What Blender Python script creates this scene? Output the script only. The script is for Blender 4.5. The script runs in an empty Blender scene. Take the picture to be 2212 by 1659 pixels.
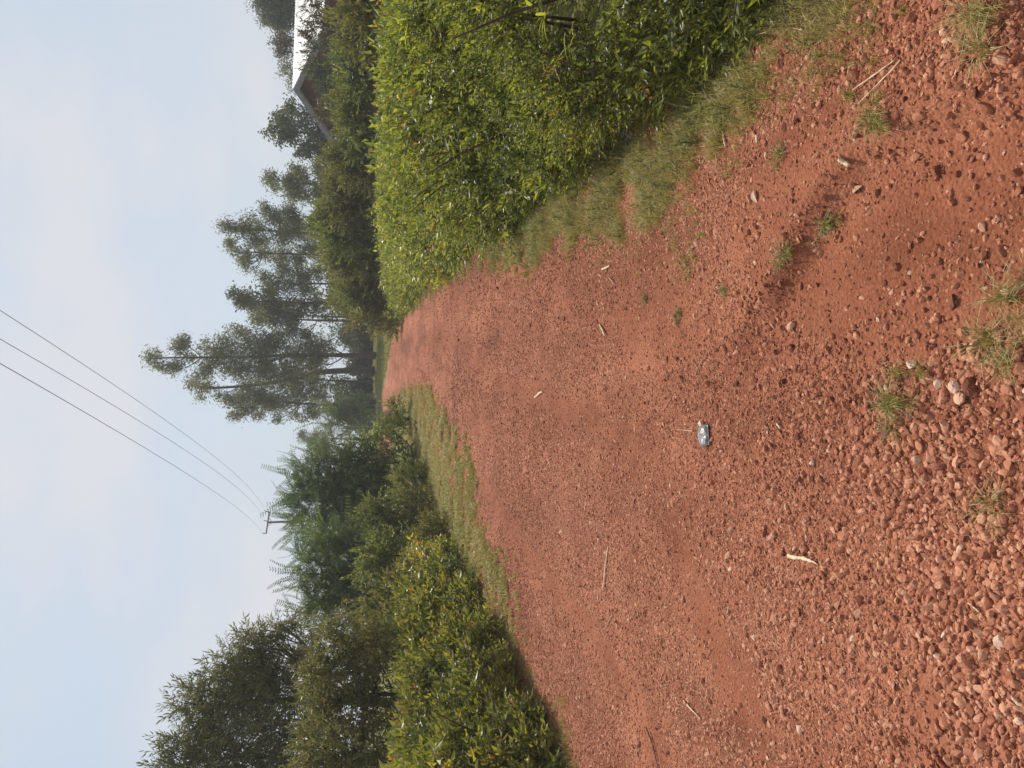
import bpy, math, random
import numpy as np
rng = np.random.default_rng(7)
random.seed(7)
C = bpy.context.scene.collection
PI = math.pi

# ---------------------------------------------------------------- camera geometry (portrait photo, stored on its side)
F, HZ, CX, CY = 1597.0, 785.0, 1106.0, 829.5
TH = math.atan((CX - HZ) / F)
CT, ST = math.cos(TH), math.sin(TH)
EYE = np.array([0.0, 0.0, 1.55])

def ray(px, py):
    r = (CY - py) / F; d = (px - CX) / F
    return np.array([r, CT - d * ST, -ST - d * CT])

def P(px, py, Y):
    v = ray(px, py)
    return EYE + v * (Y / v[1])

def sstep(a, b, x):
    t = np.clip((np.asarray(x, float) - a) / (b - a), 0, 1)
    return t * t * (3 - 2 * t)

def zt(x, y):                                            # the lie of the land: level at the feet, rising gently beyond
    y = np.asarray(y, float)
    return 0.02 * np.clip(y - 5, 0, 42) + 0.0 * np.asarray(x, float)

def G(px, py):
    v = ray(px, py); Y = 5.0
    for _ in range(60):
        z = float(zt(0, Y))
        if v[2] >= -1e-4: return P(px, py, 60)
        t = (z - EYE[2]) / v[2]
        Y = 0.5 * Y + 0.5 * min(t * v[1], 90)
    p = EYE + v * (Y / v[1]); p[2] = float(zt(p[0], p[1]))
    return p

# ---------------------------------------------------------------- noise
_perm = rng.random((256, 256))
def vnoise(x, y, seed=0):
    x = np.asarray(x, float) + seed * 17.31; y = np.asarray(y, float) + seed * 9.77
    xi = np.floor(x).astype(int); yi = np.floor(y).astype(int)
    fx = x - xi; fy = y - yi
    fx = fx * fx * (3 - 2 * fx); fy = fy * fy * (3 - 2 * fy)
    g = lambda a, b: _perm[a & 255, b & 255]
    return (g(xi, yi) * (1 - fx) + g(xi + 1, yi) * fx) * (1 - fy) + (g(xi, yi + 1) * (1 - fx) + g(xi + 1, yi + 1) * fx) * fy - 0.5
def fbm(x, y, seed=0, o=4):
    s = 0; a = 1.0
    for k in range(o):
        s = s + a * vnoise(x * 2 ** k, y * 2 ** k, seed + k * 3); a *= 0.5
    return s

# ---------------------------------------------------------------- mesh building
class MB:
    def __init__(s): s.V = []; s.T = []; s.tint = []; s.mat = []; s.n = 0; s.sm = []
    def add(s, V, T, tint=0.5, mat=0, smooth=False):
        V = np.asarray(V, float).reshape(-1, 3); T = np.asarray(T, int).reshape(-1, 3)
        if len(V) == 0: return
        s.V.append(V); s.T.append(T + s.n)
        s.tint.append(np.full(len(V), tint, float) if np.isscalar(tint) else np.asarray(tint, float).ravel())
        s.mat.append(np.full(len(T), mat, int) if np.isscalar(mat) else np.asarray(mat, int).ravel())
        s.sm.append(np.full(len(T), smooth, bool)); s.n += len(V)
    def build(s, name, mats, parent=None):
        V = np.concatenate(s.V); T = np.concatenate(s.T)
        if parent is not None: V = V - np.array(parent.location)
        me = bpy.data.meshes.new(name)
        me.vertices.add(len(V)); me.vertices.foreach_set('co', V.astype(np.float32).ravel())
        me.loops.add(3 * len(T)); me.loops.foreach_set('vertex_index', T.astype(np.int32).ravel())
        me.polygons.add(len(T))
        me.polygons.foreach_set('loop_start', np.arange(0, 3 * len(T), 3, dtype=np.int32))
        me.polygons.foreach_set('loop_total', np.full(len(T), 3, np.int32))
        for m in (mats if isinstance(mats, (list, tuple)) else [mats]): me.materials.append(m)
        me.polygons.foreach_set('material_index', np.concatenate(s.mat).astype(np.int32))
        me.polygons.foreach_set('use_smooth', np.concatenate(s.sm))
        at = me.attributes.new('tint', 'FLOAT', 'POINT'); at.data.foreach_set('value', np.concatenate(s.tint).astype(np.float32))
        me.update(calc_edges=True)
        o = bpy.data.objects.new(name, me); C.objects.link(o)
        if parent is not None: o.parent = parent
        return o

def nrm(v): return v / np.maximum(np.linalg.norm(v, axis=-1, keepdims=True), 1e-9)

def tube(mb, pts, rad, n=7, tint=0.5, mat=0, cap=True):
    pts = np.asarray(pts, float); rad = np.broadcast_to(np.asarray(rad, float), (len(pts),))
    tan = nrm(np.gradient(pts, axis=0)); ref = np.array([0.31, 0.17, 0.93])
    if abs(tan[0] @ ref) > 0.9: ref = np.array([1.0, 0.1, 0])
    rings = []
    for p, t, r in zip(pts, tan, rad):
        a = nrm(np.cross(t, ref)); b = np.cross(t, a); ref = np.cross(a, t) if False else ref
        an = np.arange(n) * 2 * PI / n
        rings.append(p + r * (np.cos(an)[:, None] * a + np.sin(an)[:, None] * b))
    V = np.concatenate(rings); T = []
    for i in range(len(pts) - 1):
        for j in range(n):
            a, b = i * n + j, i * n + (j + 1) % n
            T += [(a, b, b + n), (a, b + n, a + n)]
    if cap:
        m = len(V); V = np.vstack([V, pts[:1], pts[-1:]])
        k = (len(pts) - 1) * n
        for j in range(n):
            T += [(m, (j + 1) % n, j), (m + 1, k + j, k + (j + 1) % n)]
    mb.add(V, T, tint, mat, True)

def curve(pts, n=8):
    pts = np.asarray(pts, float)
    if len(pts) < 3: return np.linspace(pts[0], pts[-1], n)
    d = np.r_[0, np.cumsum(np.linalg.norm(np.diff(pts, axis=0), axis=1))]
    out = []
    for u in np.linspace(0, d[-1], n):
        i = min(max(np.searchsorted(d, u) - 1, 0), len(pts) - 2); t = (u - d[i]) / (d[i + 1] - d[i])
        p0 = pts[max(i - 1, 0)]; p1 = pts[i]; p2 = pts[i + 1]; p3 = pts[min(i + 2, len(pts) - 1)]
        out.append(0.5 * (2 * p1 + (p2 - p0) * t + (2 * p0 - 5 * p1 + 4 * p2 - p3) * t * t + (3 * p1 - p0 - 3 * p2 + p3) * t ** 3))
    return np.array(out)

def box(mb, c, s, R=None, tint=0.5, mat=0):
    V = np.array([[x, y, z] for x in (-.5, .5) for y in (-.5, .5) for z in (-.5, .5)]) * np.array(s)
    if R is not None: V = V @ np.array(R)
    q = [(0, 1, 3, 2), (4, 6, 7, 5), (0, 4, 5, 1), (2, 3, 7, 6), (0, 2, 6, 4), (1, 5, 7, 3)]
    T = [t for a, b, c2, d in q for t in ((a, b, c2), (a, c2, d))]
    mb.add(V + np.array(c), T, tint, mat)

# ---------------------------------------------------------------- objects
def tag(o, label=None, cat=None, group=None, kind=None):
    if label: o['label'] = label
    if cat: o['category'] = cat
    if group: o['group'] = group
    if kind: o['kind'] = kind
    return o
def thing(name, loc, label, cat, group=None):
    o = bpy.data.objects.new(name, None); C.objects.link(o); o.location = [float(v) for v in loc]
    o.empty_display_size = 0.2
    return tag(o, label, cat, group)

# ---------------------------------------------------------------- materials
def new_mat(name):
    m = bpy.data.materials.new(name); m.use_nodes = True
    nt = m.node_tree; nt.nodes.clear()
    out = nt.nodes.new('ShaderNodeOutputMaterial')
    return m, nt, out
def ramp(nt, stops, fac):
    r = nt.nodes.new('ShaderNodeValToRGB'); e = r.color_ramp.elements
    e[0].position, e[0].color = stops[0][0], (*stops[0][1], 1)
    e[1].position, e[1].color = stops[-1][0], (*stops[-1][1], 1)
    for p, c in stops[1:-1]:
        x = e.new(p); x.color = (*c, 1)
    nt.links.new(fac, r.inputs[0]); return r.outputs[0]
def attr(nt):
    a = nt.nodes.new('ShaderNodeAttribute'); a.attribute_name = 'tint'; return a.outputs['Fac']
def noise(nt, scale, detail=4, rough=0.6, coord='Object', stretch=None):
    tc = nt.nodes.new('ShaderNodeTexCoord'); n = nt.nodes.new('ShaderNodeTexNoise')
    n.inputs['Scale'].default_value = scale; n.inputs['Detail'].default_value = detail; n.inputs['Roughness'].default_value = rough
    src = tc.outputs[coord]
    if stretch:
        mp = nt.nodes.new('ShaderNodeMapping'); mp.inputs['Scale'].default_value = stretch
        nt.links.new(src, mp.inputs[0]); src = mp.outputs[0]
    nt.links.new(src, n.inputs['Vector']); return n.outputs['Fac']
def mixc(nt, a, b, f, mode='MIX'):
    m = nt.nodes.new('ShaderNodeMix'); m.data_type = 'RGBA'; m.blend_type = mode
    for sock, v in ((m.inputs['Factor'], f), (m.inputs['A'], a), (m.inputs['B'], b)):
        if hasattr(v, 'links'): nt.links.new(v, sock)
        else: sock.default_value = v if isinstance(v, (int, float)) else (*v, 1)
    return m.outputs['Result']
def leafmat(name, stops, transl=0.42, rough=0.5, spec=0.5, tgain=(1.45, 1.35, .6)):
    m, nt, out = new_mat(name)
    col = ramp(nt, stops, attr(nt))
    b = nt.nodes.new('ShaderNodeBsdfPrincipled'); b.inputs['Roughness'].default_value = rough
    b.inputs['Specular IOR Level'].default_value = spec
    nt.links.new(col, b.inputs['Base Color'])
    t = nt.nodes.new('ShaderNodeBsdfTranslucent')
    nt.links.new(mixc(nt, col, tgain, 1.0, 'MULTIPLY'), t.inputs['Color'])
    mx = nt.nodes.new('ShaderNodeMixShader'); mx.inputs[0].default_value = transl
    nt.links.new(b.outputs[0], mx.inputs[1]); nt.links.new(t.outputs[0], mx.inputs[2])
    nt.links.new(mx.outputs[0], out.inputs[0]); return m
def plain(name, stops, rough=0.8, spec=0.3, nscale=8, bump=0.0, metallic=0.0, use_attr=False, bscale=40, stretch=None):
    m, nt, out = new_mat(name)
    b = nt.nodes.new('ShaderNodeBsdfPrincipled'); b.inputs['Roughness'].default_value = rough
    b.inputs['Specular IOR Level'].default_value = spec; b.inputs['Metallic'].default_value = metallic
    fac = attr(nt) if use_attr else noise(nt, nscale, stretch=stretch)
    nt.links.new(ramp(nt, stops, fac), b.inputs['Base Color'])
    if bump:
        bp = nt.nodes.new('ShaderNodeBump'); bp.inputs['Strength'].default_value = bump; bp.inputs['Distance'].default_value = 0.02
        nt.links.new(noise(nt, bscale), bp.inputs['Height']); nt.links.new(bp.outputs[0], b.inputs['Normal'])
    nt.links.new(b.outputs[0], out.inputs[0]); return m

M = {}
M['hedge'] = leafmat('hedge_leaf', [(0, (.055, .075, .024)), (.4, (.17, .208, .05)), (.75, (.28, .315, .08)), (.9, (.38, .40, .13)), (.95, (.36, .28, .05)), (1, (.36, .19, .07))], .52, .42, .7, (1.5, 1.4, .5))
M['hedge_left'] = leafmat('left_hedge_leaf', [(0, (.05, .064, .022)), (.4, (.155, .18, .044)), (.75, (.26, .275, .065)), (.9, (.36, .35, .10)), (.96, (.36, .25, .045)), (1, (.36, .18, .07))], .5, .42, .7, (1.5, 1.35, .5))
M['broad'] = leafmat('bush_leaf', [(0, (.065, .09, .032)), (.5, (.15, .19, .06)), (.85, (.24, .26, .08)), (1, (.28, .27, .09))])
M['olive'] = leafmat('olive_leaf', [(0, (.075, .082, .03)), (.5, (.17, .178, .06)), (.85, (.20, .185, .06)), (1, (.27, .20, .07))])
M['frond'] = leafmat('frond_leaflet', [(0, (.045, .085, .04)), (.5, (.10, .155, .06)), (1, (.17, .21, .08))], .45, .5, .4)
M['euc'] = leafmat('eucalyptus_leaf', [(0, (.075, .09, .042)), (.5, (.145, .16, .068)), (.85, (.22, .22, .09)), (1, (.26, .21, .10))], .42, .5, .4, (1.35, 1.3, .75))
M['dark'] = leafmat('dark_leaf', [(0, (.04, .058, .032)), (.6, (.08, .105, .05)), (1, (.14, .15, .065))], .38, .5, .4)
M['brownleaf'] = leafmat('brown_leaf', [(0, (.05, .045, .025)), (.6, (.10, .075, .04)), (1, (.16, .10, .05))], .3, .5, .3)
M['grass'] = leafmat('grass_blade', [(0, (.14, .155, .04)), (.5, (.28, .275, .085)), (.8, (.40, .34, .14)), (1, (.52, .42, .22))], .35, .5, .3, (1.1, 1.05, .6))
M['bark'] = plain('bark', [(0.3, (.05, .04, .03)), (.7, (.13, .105, .08))], .9, .2, 6, .6, stretch=(6, 6, 1))
M['twig'] = plain('twig_bark', [(0.3, (.05, .035, .02)), (.7, (.12, .08, .045))], .85, .2, 10)
M['purple'] = leafmat('purple_petal', [(0, (.20, .15, .42)), (1, (.36, .28, .62))], .3, .6, .2, (1, 1, 1))
M['stone'] = None

# ---------------------------------------------------------------- leaf templates
def leafV(base, u, w, L, W, fold=0.25, droop=0.12, fine=True):
    n = np.cross(u, w)
    b = base; t = base + u * L - n * droop * L
    l = base + u * L * .42 + w * W * .5 + n * fold * W; r = base + u * L * .42 - w * W * .5 + n * fold * W
    if fine:
        m = base + u * L * .45
        return np.array([b, l, r, t, m]), np.array([(0, 2, 4), (2, 3, 4), (0, 4, 1), (4, 3, 1)])
    return np.array([b, l, r, t]), np.array([(0, 2, 3), (0, 3, 1)])

def pack(parts):
    V = []; T = []; ti = []; ma = []; n = 0
    for v, t, tt, m in parts:
        V.append(v); T.append(t + n); ti.append(np.full(len(v), tt)); ma.append(np.full(len(t), m)); n += len(v)
    return dict(V=np.concatenate(V), T=np.concatenate(T), tint=np.concatenate(ti), mat=np.concatenate(ma))

def stem_strip(a, b, r):
    d = nrm(b - a); s = nrm(np.cross(d, np.array([.3, .5, .8]))); s2 = np.cross(d, s)
    V = []
    for p, q in ((a, r), (b, r * .6)):
        for k in range(3): V.append(p + q * (math.cos(k * 2.094) * s + math.sin(k * 2.094) * s2))
    T = []
    for k in range(3):
        j = (k + 1) % 3; T += [(k, j, j + 3), (k, j + 3, k + 3)]
    return np.array(V), np.array(T)

def T_sprig(n, L, ll, lw, ang=(65, 25), fine=True, stem=True, jit=.25, tj=.12, droop=.12):
    parts = []
    bend = rng.normal(0, .12, 2)
    ax = lambda t: np.array([bend[0] * L * t * t, bend[1] * L * t * t, L * t])
    if stem:
        v, t = stem_strip(ax(0), ax(.5), .0022 + .004 * L * .3); parts.append((v, t, .3, 1))
        v, t = stem_strip(ax(.5), ax(1), .0016 + .002 * L * .3); parts.append((v, t, .3, 1))
    az = rng.random() * 6.28
    for i in range(n):
        t = .12 + .88 * (i + .5) / n
        az += 2.4 + rng.normal(0, .3)
        a = math.radians(ang[0] + (ang[1] - ang[0]) * t + rng.normal(0, 12))
        u = np.array([math.cos(az) * math.sin(a), math.sin(az) * math.sin(a), math.cos(a)])
        w = nrm(np.cross(u, np.array([0, 0, 1.0])) + rng.normal(0, jit, 3)); w = nrm(w - u * (w @ u))
        s = (1 + rng.normal(0, .18)) * (1 - .35 * t)
        v, tr = leafV(ax(t), u, w, ll * s, lw * s, .22, droop + rng.normal(0, .08), fine)
        parts.append((v, tr, rng.normal(0, tj), 0))
    return pack(parts)

def T_cloud(n, R, ll, lw, droopbias=.6, fine=False, tj=.14):         # loose leaf tuft: leaves hang from a point cloud
    parts = []
    for i in range(n):
        p = rng.normal(0, R * .5, 3)
        u = nrm(rng.normal(0, 1, 3) + np.array([0, 0, -droopbias * 1.6]))
        w = nrm(np.cross(u, rng.normal(0, 1, 3)))
        s = 1 + rng.normal(0, .2)
        v, tr = leafV(p, u, w, ll * s, lw * s, .15, .1, fine)
        parts.append((v, tr, rng.normal(0, tj), 0))
    return pack(parts)

def T_frond(L, npair, ll, lw, droop):                                 # pinnate leaf, grows along +Z and arches towards +X
    parts = []; pts = []
    for k in range(6):
        t = k / 5; pts.append(np.array([L * droop * t * t, 0, L * (t - .35 * droop * t * t)]))
    pts = np.array(pts)
    for k in range(5):
        v, t = stem_strip(pts[k], pts[k + 1], .003); parts.append((v, t, .5, 1))
    for i in range(npair):
        t = .12 + .88 * i / (npair - 1); f = t * 5; k = min(int(f), 4)
        p = pts[k] + (pts[k + 1] - pts[k]) * (f - k); tan = nrm(pts[k + 1] - pts[k])
        for sg in (-1, 1):
            u = nrm(np.array([0, sg, 0]) + tan * .45 + np.array([.12, 0, -.15]) + rng.normal(0, .08, 3))
            w = nrm(np.cross(u, np.array([1, 0, .3]))); w = tan - u * (tan @ u); w = nrm(w)
            s = (1 - .55 * abs(t - .4) ** 1.5)
            v, tr = leafV(p, u, w, ll * s, lw * s, .1, .1, False)
            parts.append((v, tr, rng.normal(0, .06), 0))
    return pack(parts)

def T_tuft(n, h, w, spread=.6):                                       # grass blades
    parts = []
    for i in range(n):
        az = rng.random() * 6.28; hh = h * rng.uniform(.45, 1.1); sp = spread * rng.uniform(.2, 1.2)
        d = np.array([math.cos(az), math.sin(az), 0]); s = np.array([-d[1], d[0], 0]) * w * rng.uniform(.6, 1.2)
        b = d * rng.uniform(0, .25) * h + rng.normal(0, .1 * h, 3) * np.array([1, 1, 0])
        p1 = b + d * sp * hh * .3 + np.array([0, 0, hh * .6]); p2 = b + d * sp * hh * .95 + np.array([0, 0, hh * (1 - .3 * sp)])
        V = np.array([b - s, b + s, p1 - s * .7, p1 + s * .7, p2])
        parts.append((V, np.array([(0, 1, 3), (0, 3, 2), (2, 3, 4)]), rng.normal(0, .16), 0))
    return pack(parts)

def scatter(mb, Ts, pos, dirv, scale, tint, mat_off=0, roll=None):
    pos = np.asarray(pos); K = len(pos)
    if K == 0: return
    dirv = nrm(np.broadcast_to(np.asarray(dirv, float), (K, 3)))
    scale = np.broadcast_to(np.asarray(scale, float), (K,)); tint = np.broadcast_to(np.asarray(tint, float), (K,))
    rv = rng.normal(0, 1, (K, 3)) if roll is None else np.broadcast_to(roll, (K, 3))
    a = nrm(rv - dirv * (rv * dirv).sum(1, keepdims=True)); b = np.cross(dirv, a)
    var = rng.integers(0, len(Ts), K)
    for i, t in enumerate(Ts):
        ix = np.where(var == i)[0]
        if len(ix) == 0: continue
        V = t['V']; k = len(ix); n = len(V)
        W = (V[None, :, 0, None] * a[ix, None] + V[None, :, 1, None] * b[ix, None] + V[None, :, 2, None] * dirv[ix, None]) * scale[ix, None, None] + pos[ix, None]
        TT = (t['T'][None] + (np.arange(k) * n)[:, None, None]).reshape(-1, 3)
        ti = np.clip(t['tint'][None] + tint[ix, None], 0, 1)
        mb.add(W.reshape(-1, 3), TT, ti.ravel(), np.tile(t['mat'] + 0, k) + mat_off)

def inpoly(poly, x, y):
    poly = np.asarray(poly); ins = np.zeros(len(x), bool); j = len(poly) - 1
    for i in range(len(poly)):
        xi, yi = poly[i]; xj, yj = poly[j]
        c = ((yi > y) != (yj > y)) & (x < (xj - xi) * (y - yi) / (yj - yi + 1e-12) + xi)
        ins ^= c; j = i
    return ins

# ---------------------------------------------------------------- ground and road
YR = np.array([-6, 0, 4, 7, 9, 10.6, 13, 17, 22, 26, 29, 33, 38, 43])
XL = np.array([-6.5, -6, -4.8, -3.6, -2.9, -2.3, -1.6, -1.1, -.8, -.8, -2.4, -6.5, -11., -16])
XR = np.array([4.5, 3.2, 2.4, 2.3, 2.3, 2.35, 2.4, 2.5, 2.55, 2.5, 2.1, .6, -.6, -6])
roadL = lambda y: np.interp(y, YR, XL)
roadR = lambda y: np.interp(y, YR, XR)

def track(x, y):                                        # bare wheel tracks that follow the road, 1 in a track, 0 outside
    c = (np.interp(y, [0, 4, 8, 13, 20, 30], [-1.2, -.9, -.5, .35, .75, .6]))
    w = 0.16 + .05 * vnoise(y * .8, x * 0 + 3, 5)
    out = 0
    for off in (-.95, .55):
        out = np.maximum(out, np.exp(-((x - c - off - .12 * vnoise(y * .9, 0 * x, 8)) / w) ** 2))
    return out
BARE = [(p, w) for p, w in [
    ([(2230, 230), (1990, 330), (1800, 470), (1730, 620), (1700, 740), (1790, 760), (1920, 690), (2030, 560), (2230, 470)], 1.0),
    ([(1600, 600), (1530, 690), (1560, 800), (1680, 850), (1760, 800), (1740, 690)], .55),
    ([(880, 690), (930, 640), (1010, 620), (1090, 660), (1010, 730), (940, 800), (870, 830), (845, 790)], .5),
    ([(1060, 650), (1110, 650), (1150, 700), (1120, 760), (1060, 740)], .4),
    ([(1420, 1120), (1460, 1110), (1600, 1400), (1700, 1659), (1620, 1659), (1500, 1400)], .95),
    ([(1940, 1480), (1990, 1380), (2060, 1450), (2040, 1659), (1960, 1659)], .95),
    ([(1340, 1440), (1400, 1500), (1440, 1659), (1400, 1659)], .95)]]
BAREW = [(np.array([G(*q)[:2] for q in p]), w) for p, w in BARE]
def bare(x, y):
    jx = x + .09 * fbm(x * 3, y * 3, 21); jy = y + .15 * fbm(x * 2.4, y * 2.4, 23)
    b = np.zeros(np.shape(x))
    rr = .03 + .024 * np.clip(y, 1, 14)
    for p, w in BAREW:
        acc = 0
        for k in range(9):
            ox, oy = (0, 0) if k == 8 else (math.cos(k * .785) * (1 if k % 2 else .55), math.sin(k * .785) * (1.6 if k % 2 else .9))
            acc = acc + inpoly(p, (jx + ox * rr).ravel(), (jy + oy * rr).ravel()).reshape(np.shape(x)) / 9.0
        b = np.maximum(b, w * acc)
    n = fbm(x * 1.1, y * .55, 31); b = np.maximum(b, .75 * sstep(.18, .4, n))
    return np.maximum(b, .85 * track(x, y) * sstep(3.0, 5, y))
_bk = np.array([G(*q)[:2] for q in [(2260, 200), (2080, 265), (1960, 335), (1840, 440), (1760, 560), (1700, 660), (1600, 760)]])
BANKY, BANKX = _bk[np.argsort(_bk[:, 1])][:, 1], _bk[np.argsort(_bk[:, 1])][:, 0]
def road_relief(x, y):
    h = .045 * fbm(x * .5, y * .4, 2, 3) + .028 * fbm(x * 2.2, y * 1.9, 4, 3) + .005 * fbm(x * 9, y * 9, 6, 3) + .0022 * fbm(x * 40, y * 40, 9, 2)
    ln = np.interp(y, BANKY, BANKX) + .07 * fbm(y * 4, x * 0 + 1, 45) 
    h = h + .085 * sstep(-.05, .09, x - ln) * sstep(1.1, 1.5, y) * sstep(3.2, 2.4, y)
    return h - .028 * track(x, y)
def zroad(x, y):
    x = np.asarray(x, float); y = np.asarray(y, float)
    e = np.minimum(x - roadL(y), roadR(y) - x)
    return zt(x, y) + .006 + road_relief(x, y) * sstep(0, .5, e) - .05 * (1 - sstep(-.02, .25, e))

def zground(x, y):
    e = np.minimum(x - roadL(y), roadR(y) - x); e = np.where((y > 42.5) | (y < -5.7), -1, e)
    n = .02 * fbm(x * .7, y * .7, 40, 3) * sstep(30, 12, np.abs(y - 16) * .6) * sstep(0, .4, -e)
    return zt(x, y) + n - .12 * sstep(.10, .5, e)
def Gr(px, py):
    g = G(px, py); v = ray(px, py)
    for _ in range(12):
        t = (float(zroad(g[0], g[1])) - EYE[2]) / v[2]; g = .4 * g + .6 * (EYE + v * t)
    return g
def grid_mesh(mb, X, Y, Z, tint=.5):
    ny, nx = X.shape; V = np.stack([X, Y, Z], -1).reshape(-1, 3)
    i = np.arange(nx * ny).reshape(ny, nx)
    a, b, c, d = i[:-1, :-1].ravel(), i[:-1, 1:].ravel(), i[1:, 1:].ravel(), i[1:, :-1].ravel()
    mb.add(V, np.concatenate([np.stack([a, b, c], 1), np.stack([a, c, d], 1)]), tint, 0, True)

def soil_mat():
    m, nt, out = new_mat('murram')
    b = nt.nodes.new('ShaderNodeBsdfPrincipled'); b.inputs['Roughness'].default_value = .95; b.inputs['Specular IOR Level'].default_value = .15
    stony = ramp(nt, [(.1, (1.0, 1.0, 1.0)), (.85, (.84, .80, .76))], attr(nt))
    c1 = mixc(nt, ramp(nt, [(.3, (.225, .077, .041)), (.5, (.31, .110, .059)), (.7, (.385, .150, .083))], noise(nt, 2.0, 6, .7)), ramp(nt, [(.32, (.68, .65, .64)), (.5, (1, 1, 1)), (.66, (1.2, 1.27, 1.32))], noise(nt, 1.0, 3, .6, 'Object', (1.6, .35, 1))), 1.0, 'MULTIPLY')
    c2 = ramp(nt, [(.35, (.66, .60, .58)), (.5, (1, 1, 1)), (.66, (1.22, 1.3, 1.4))], noise(nt, 95, 3, .7))
    c1 = mixc(nt, c1, stony, 1.0, 'MULTIPLY')
    col = mixc(nt, c1, c2, .75, 'MULTIPLY')
    tc = nt.nodes.new('ShaderNodeTexCoord')
    vo = nt.nodes.new('ShaderNodeTexVoronoi'); vo.inputs['Scale'].default_value = 75; nt.links.new(tc.outputs['Object'], vo.inputs['Vector'])
    hue = ramp(nt, [(0, (.70, .62, .6)), (.5, (1, 1, 1)), (.9, (1.2, 1.28, 1.35)), (1, (1.4, 1.7, 1.9))], vo.outputs['Color'])
    # grit shows only where the soil is stony
    st = ramp(nt, [(.0, (1, 1, 1)), (.6, (0.1, .1, .1))], attr(nt))
    nt.links.new(mixc(nt, col, mixc(nt, col, hue, .85, 'MULTIPLY'), st), b.inputs['Base Color'])
    bp = nt.nodes.new('ShaderNodeBump'); bp.inputs['Strength'].default_value = .8; bp.inputs['Distance'].default_value = .006
    ad = nt.nodes.new('ShaderNodeMath'); ad.operation = 'MULTIPLY_ADD'; ad.inputs[1].default_value = -1.1
    nt.links.new(vo.outputs['Distance'], ad.inputs[0]); nt.links.new(noise(nt, 140, 4, .7), ad.inputs[2])
    nt.links.new(ad.outputs[0], bp.inputs['Height']); nt.links.new(bp.outputs[0], b.inputs['Normal'])
    nt.links.new(b.outputs[0], out.inputs[0]); return m
M['soil'] = soil_mat()

ys = [-6, -4, -2, -1, -.3, .3, .8, 1.1]; y = 1.25; dy = .018
while y < 43:
    ys.append(y); y += dy
    if y > 5.5: dy = min(dy * 1.022, .35)
ys = np.array(ys); sx = np.linspace(0, 1, 360)
Yg = np.repeat(ys[:, None], len(sx), 1); Xg = roadL(Yg) + (roadR(Yg) - roadL(Yg)) * sx[None]
mb = MB(); grid_mesh(mb, Xg, Yg, zroad(Xg, Yg), bare(Xg, Yg).ravel())
road = tag(mb.build('road', M['soil']), 'red murram gravel road bending left beneath the eucalyptus trees', 'road', kind='structure')

def axis(near, far, step):
    a = list(np.arange(-near, near + 1e-6, step)); g = step; v = near
    while v < far:
        g *= 1.35; v += g; a.append(v); a.insert(0, -v)
    return np.array(a)
gx = axis(9, 900, .22); gy = axis(24, 900, .3) + 20
Xq, Yq = np.meshgrid(gx, gy)
Zq = zground(Xq, Yq)
m, nt, out = new_mat('grassy_earth')
b = nt.nodes.new('ShaderNodeBsdfPrincipled'); b.inputs['Roughness'].default_value = .95; b.inputs['Specular IOR Level'].default_value = .1
g1 = ramp(nt, [(.3, (.11, .11, .032)), (.5, (.17, .16, .05)), (.7, (.24, .205, .08))], noise(nt, 1.6, 6, .7))
nt.links.new(mixc(nt, g1, ramp(nt, [(.35, (.6, .6, .6)), (.65, (1.3, 1.3, 1.2))], noise(nt, 30, 3, .7)), .8, 'MULTIPLY'), b.inputs['Base Color'])
nt.links.new(b.outputs[0], out.inputs[0]); M['ground'] = m
mb = MB(); grid_mesh(mb, Xq, Yq, Zq)
tag(mb.build('ground', M['ground']), 'grassy earth under the hedges, bushes and trees', 'ground', kind='structure')

# ---------------------------------------------------------------- gravel (uncountable: one stuff object)
def stone_T(n_sub, jit):
    if n_sub == 0:
        V = np.array([(1, 0, 0), (-1, 0, 0), (0, 1, 0), (0, -1, 0), (0, 0, 1), (0, 0, -1)], float)
        T = np.array([(0, 2, 4), (2, 1, 4), (1, 3, 4), (3, 0, 4), (2, 0, 5), (1, 2, 5), (3, 1, 5), (0, 3, 5)])
    else:
        p = (1 + 5 ** .5) / 2
        V = nrm(np.array([(-1, p, 0), (1, p, 0), (-1, -p, 0), (1, -p, 0), (0, -1, p), (0, 1, p), (0, -1, -p), (0, 1, -p), (p, 0, -1), (p, 0, 1), (-p, 0, -1), (-p, 0, 1)], float))
        T = np.array([(0, 11, 5), (0, 5, 1), (0, 1, 7), (0, 7, 10), (0, 10, 11), (1, 5, 9), (5, 11, 4), (11, 10, 2), (10, 7, 6), (7, 1, 8), (3, 9, 4), (3, 4, 2), (3, 2, 6), (3, 6, 8), (3, 8, 9), (4, 9, 5), (2, 4, 11), (6, 2, 10), (8, 6, 7), (9, 8, 1)])
        for _ in range(n_sub - 1):
            E = {}; V2 = list(V); T2 = []
            def mid(a, b):
                k = (min(a, b), max(a, b))
                if k not in E:
                    V2.append(nrm(V2[a] + V2[b])); E[k] = len(V2) - 1
                return E[k]
            for a, b2, c in T:
                x, y2, z = mid(a, b2), mid(b2, c), mid(c, a)
                T2 += [(a, x, z), (x, b2, y2), (z, y2, c), (x, y2, z)]
            V = np.array(V2); T = np.array(T2)
    V = V * (1 + rng.normal(0, jit, (len(V), 1))) + rng.normal(0, jit * .35, V.shape)
    # a few flat broken faces
    for _ in range(4 if n_sub else 1):
        d = nrm(rng.normal(0, 1, 3)); h = rng.uniform(.55, .8); s = V @ d
        V = np.where((s > h)[:, None], V - (s - h)[:, None] * d, V)
    return V, T
ST0 = [stone_T(0, .22) for _ in range(8)]
ST1 = [stone_T(1, .14) for _ in range(12)]
ST2 = [stone_T(2, .085) for _ in range(10)]
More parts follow.
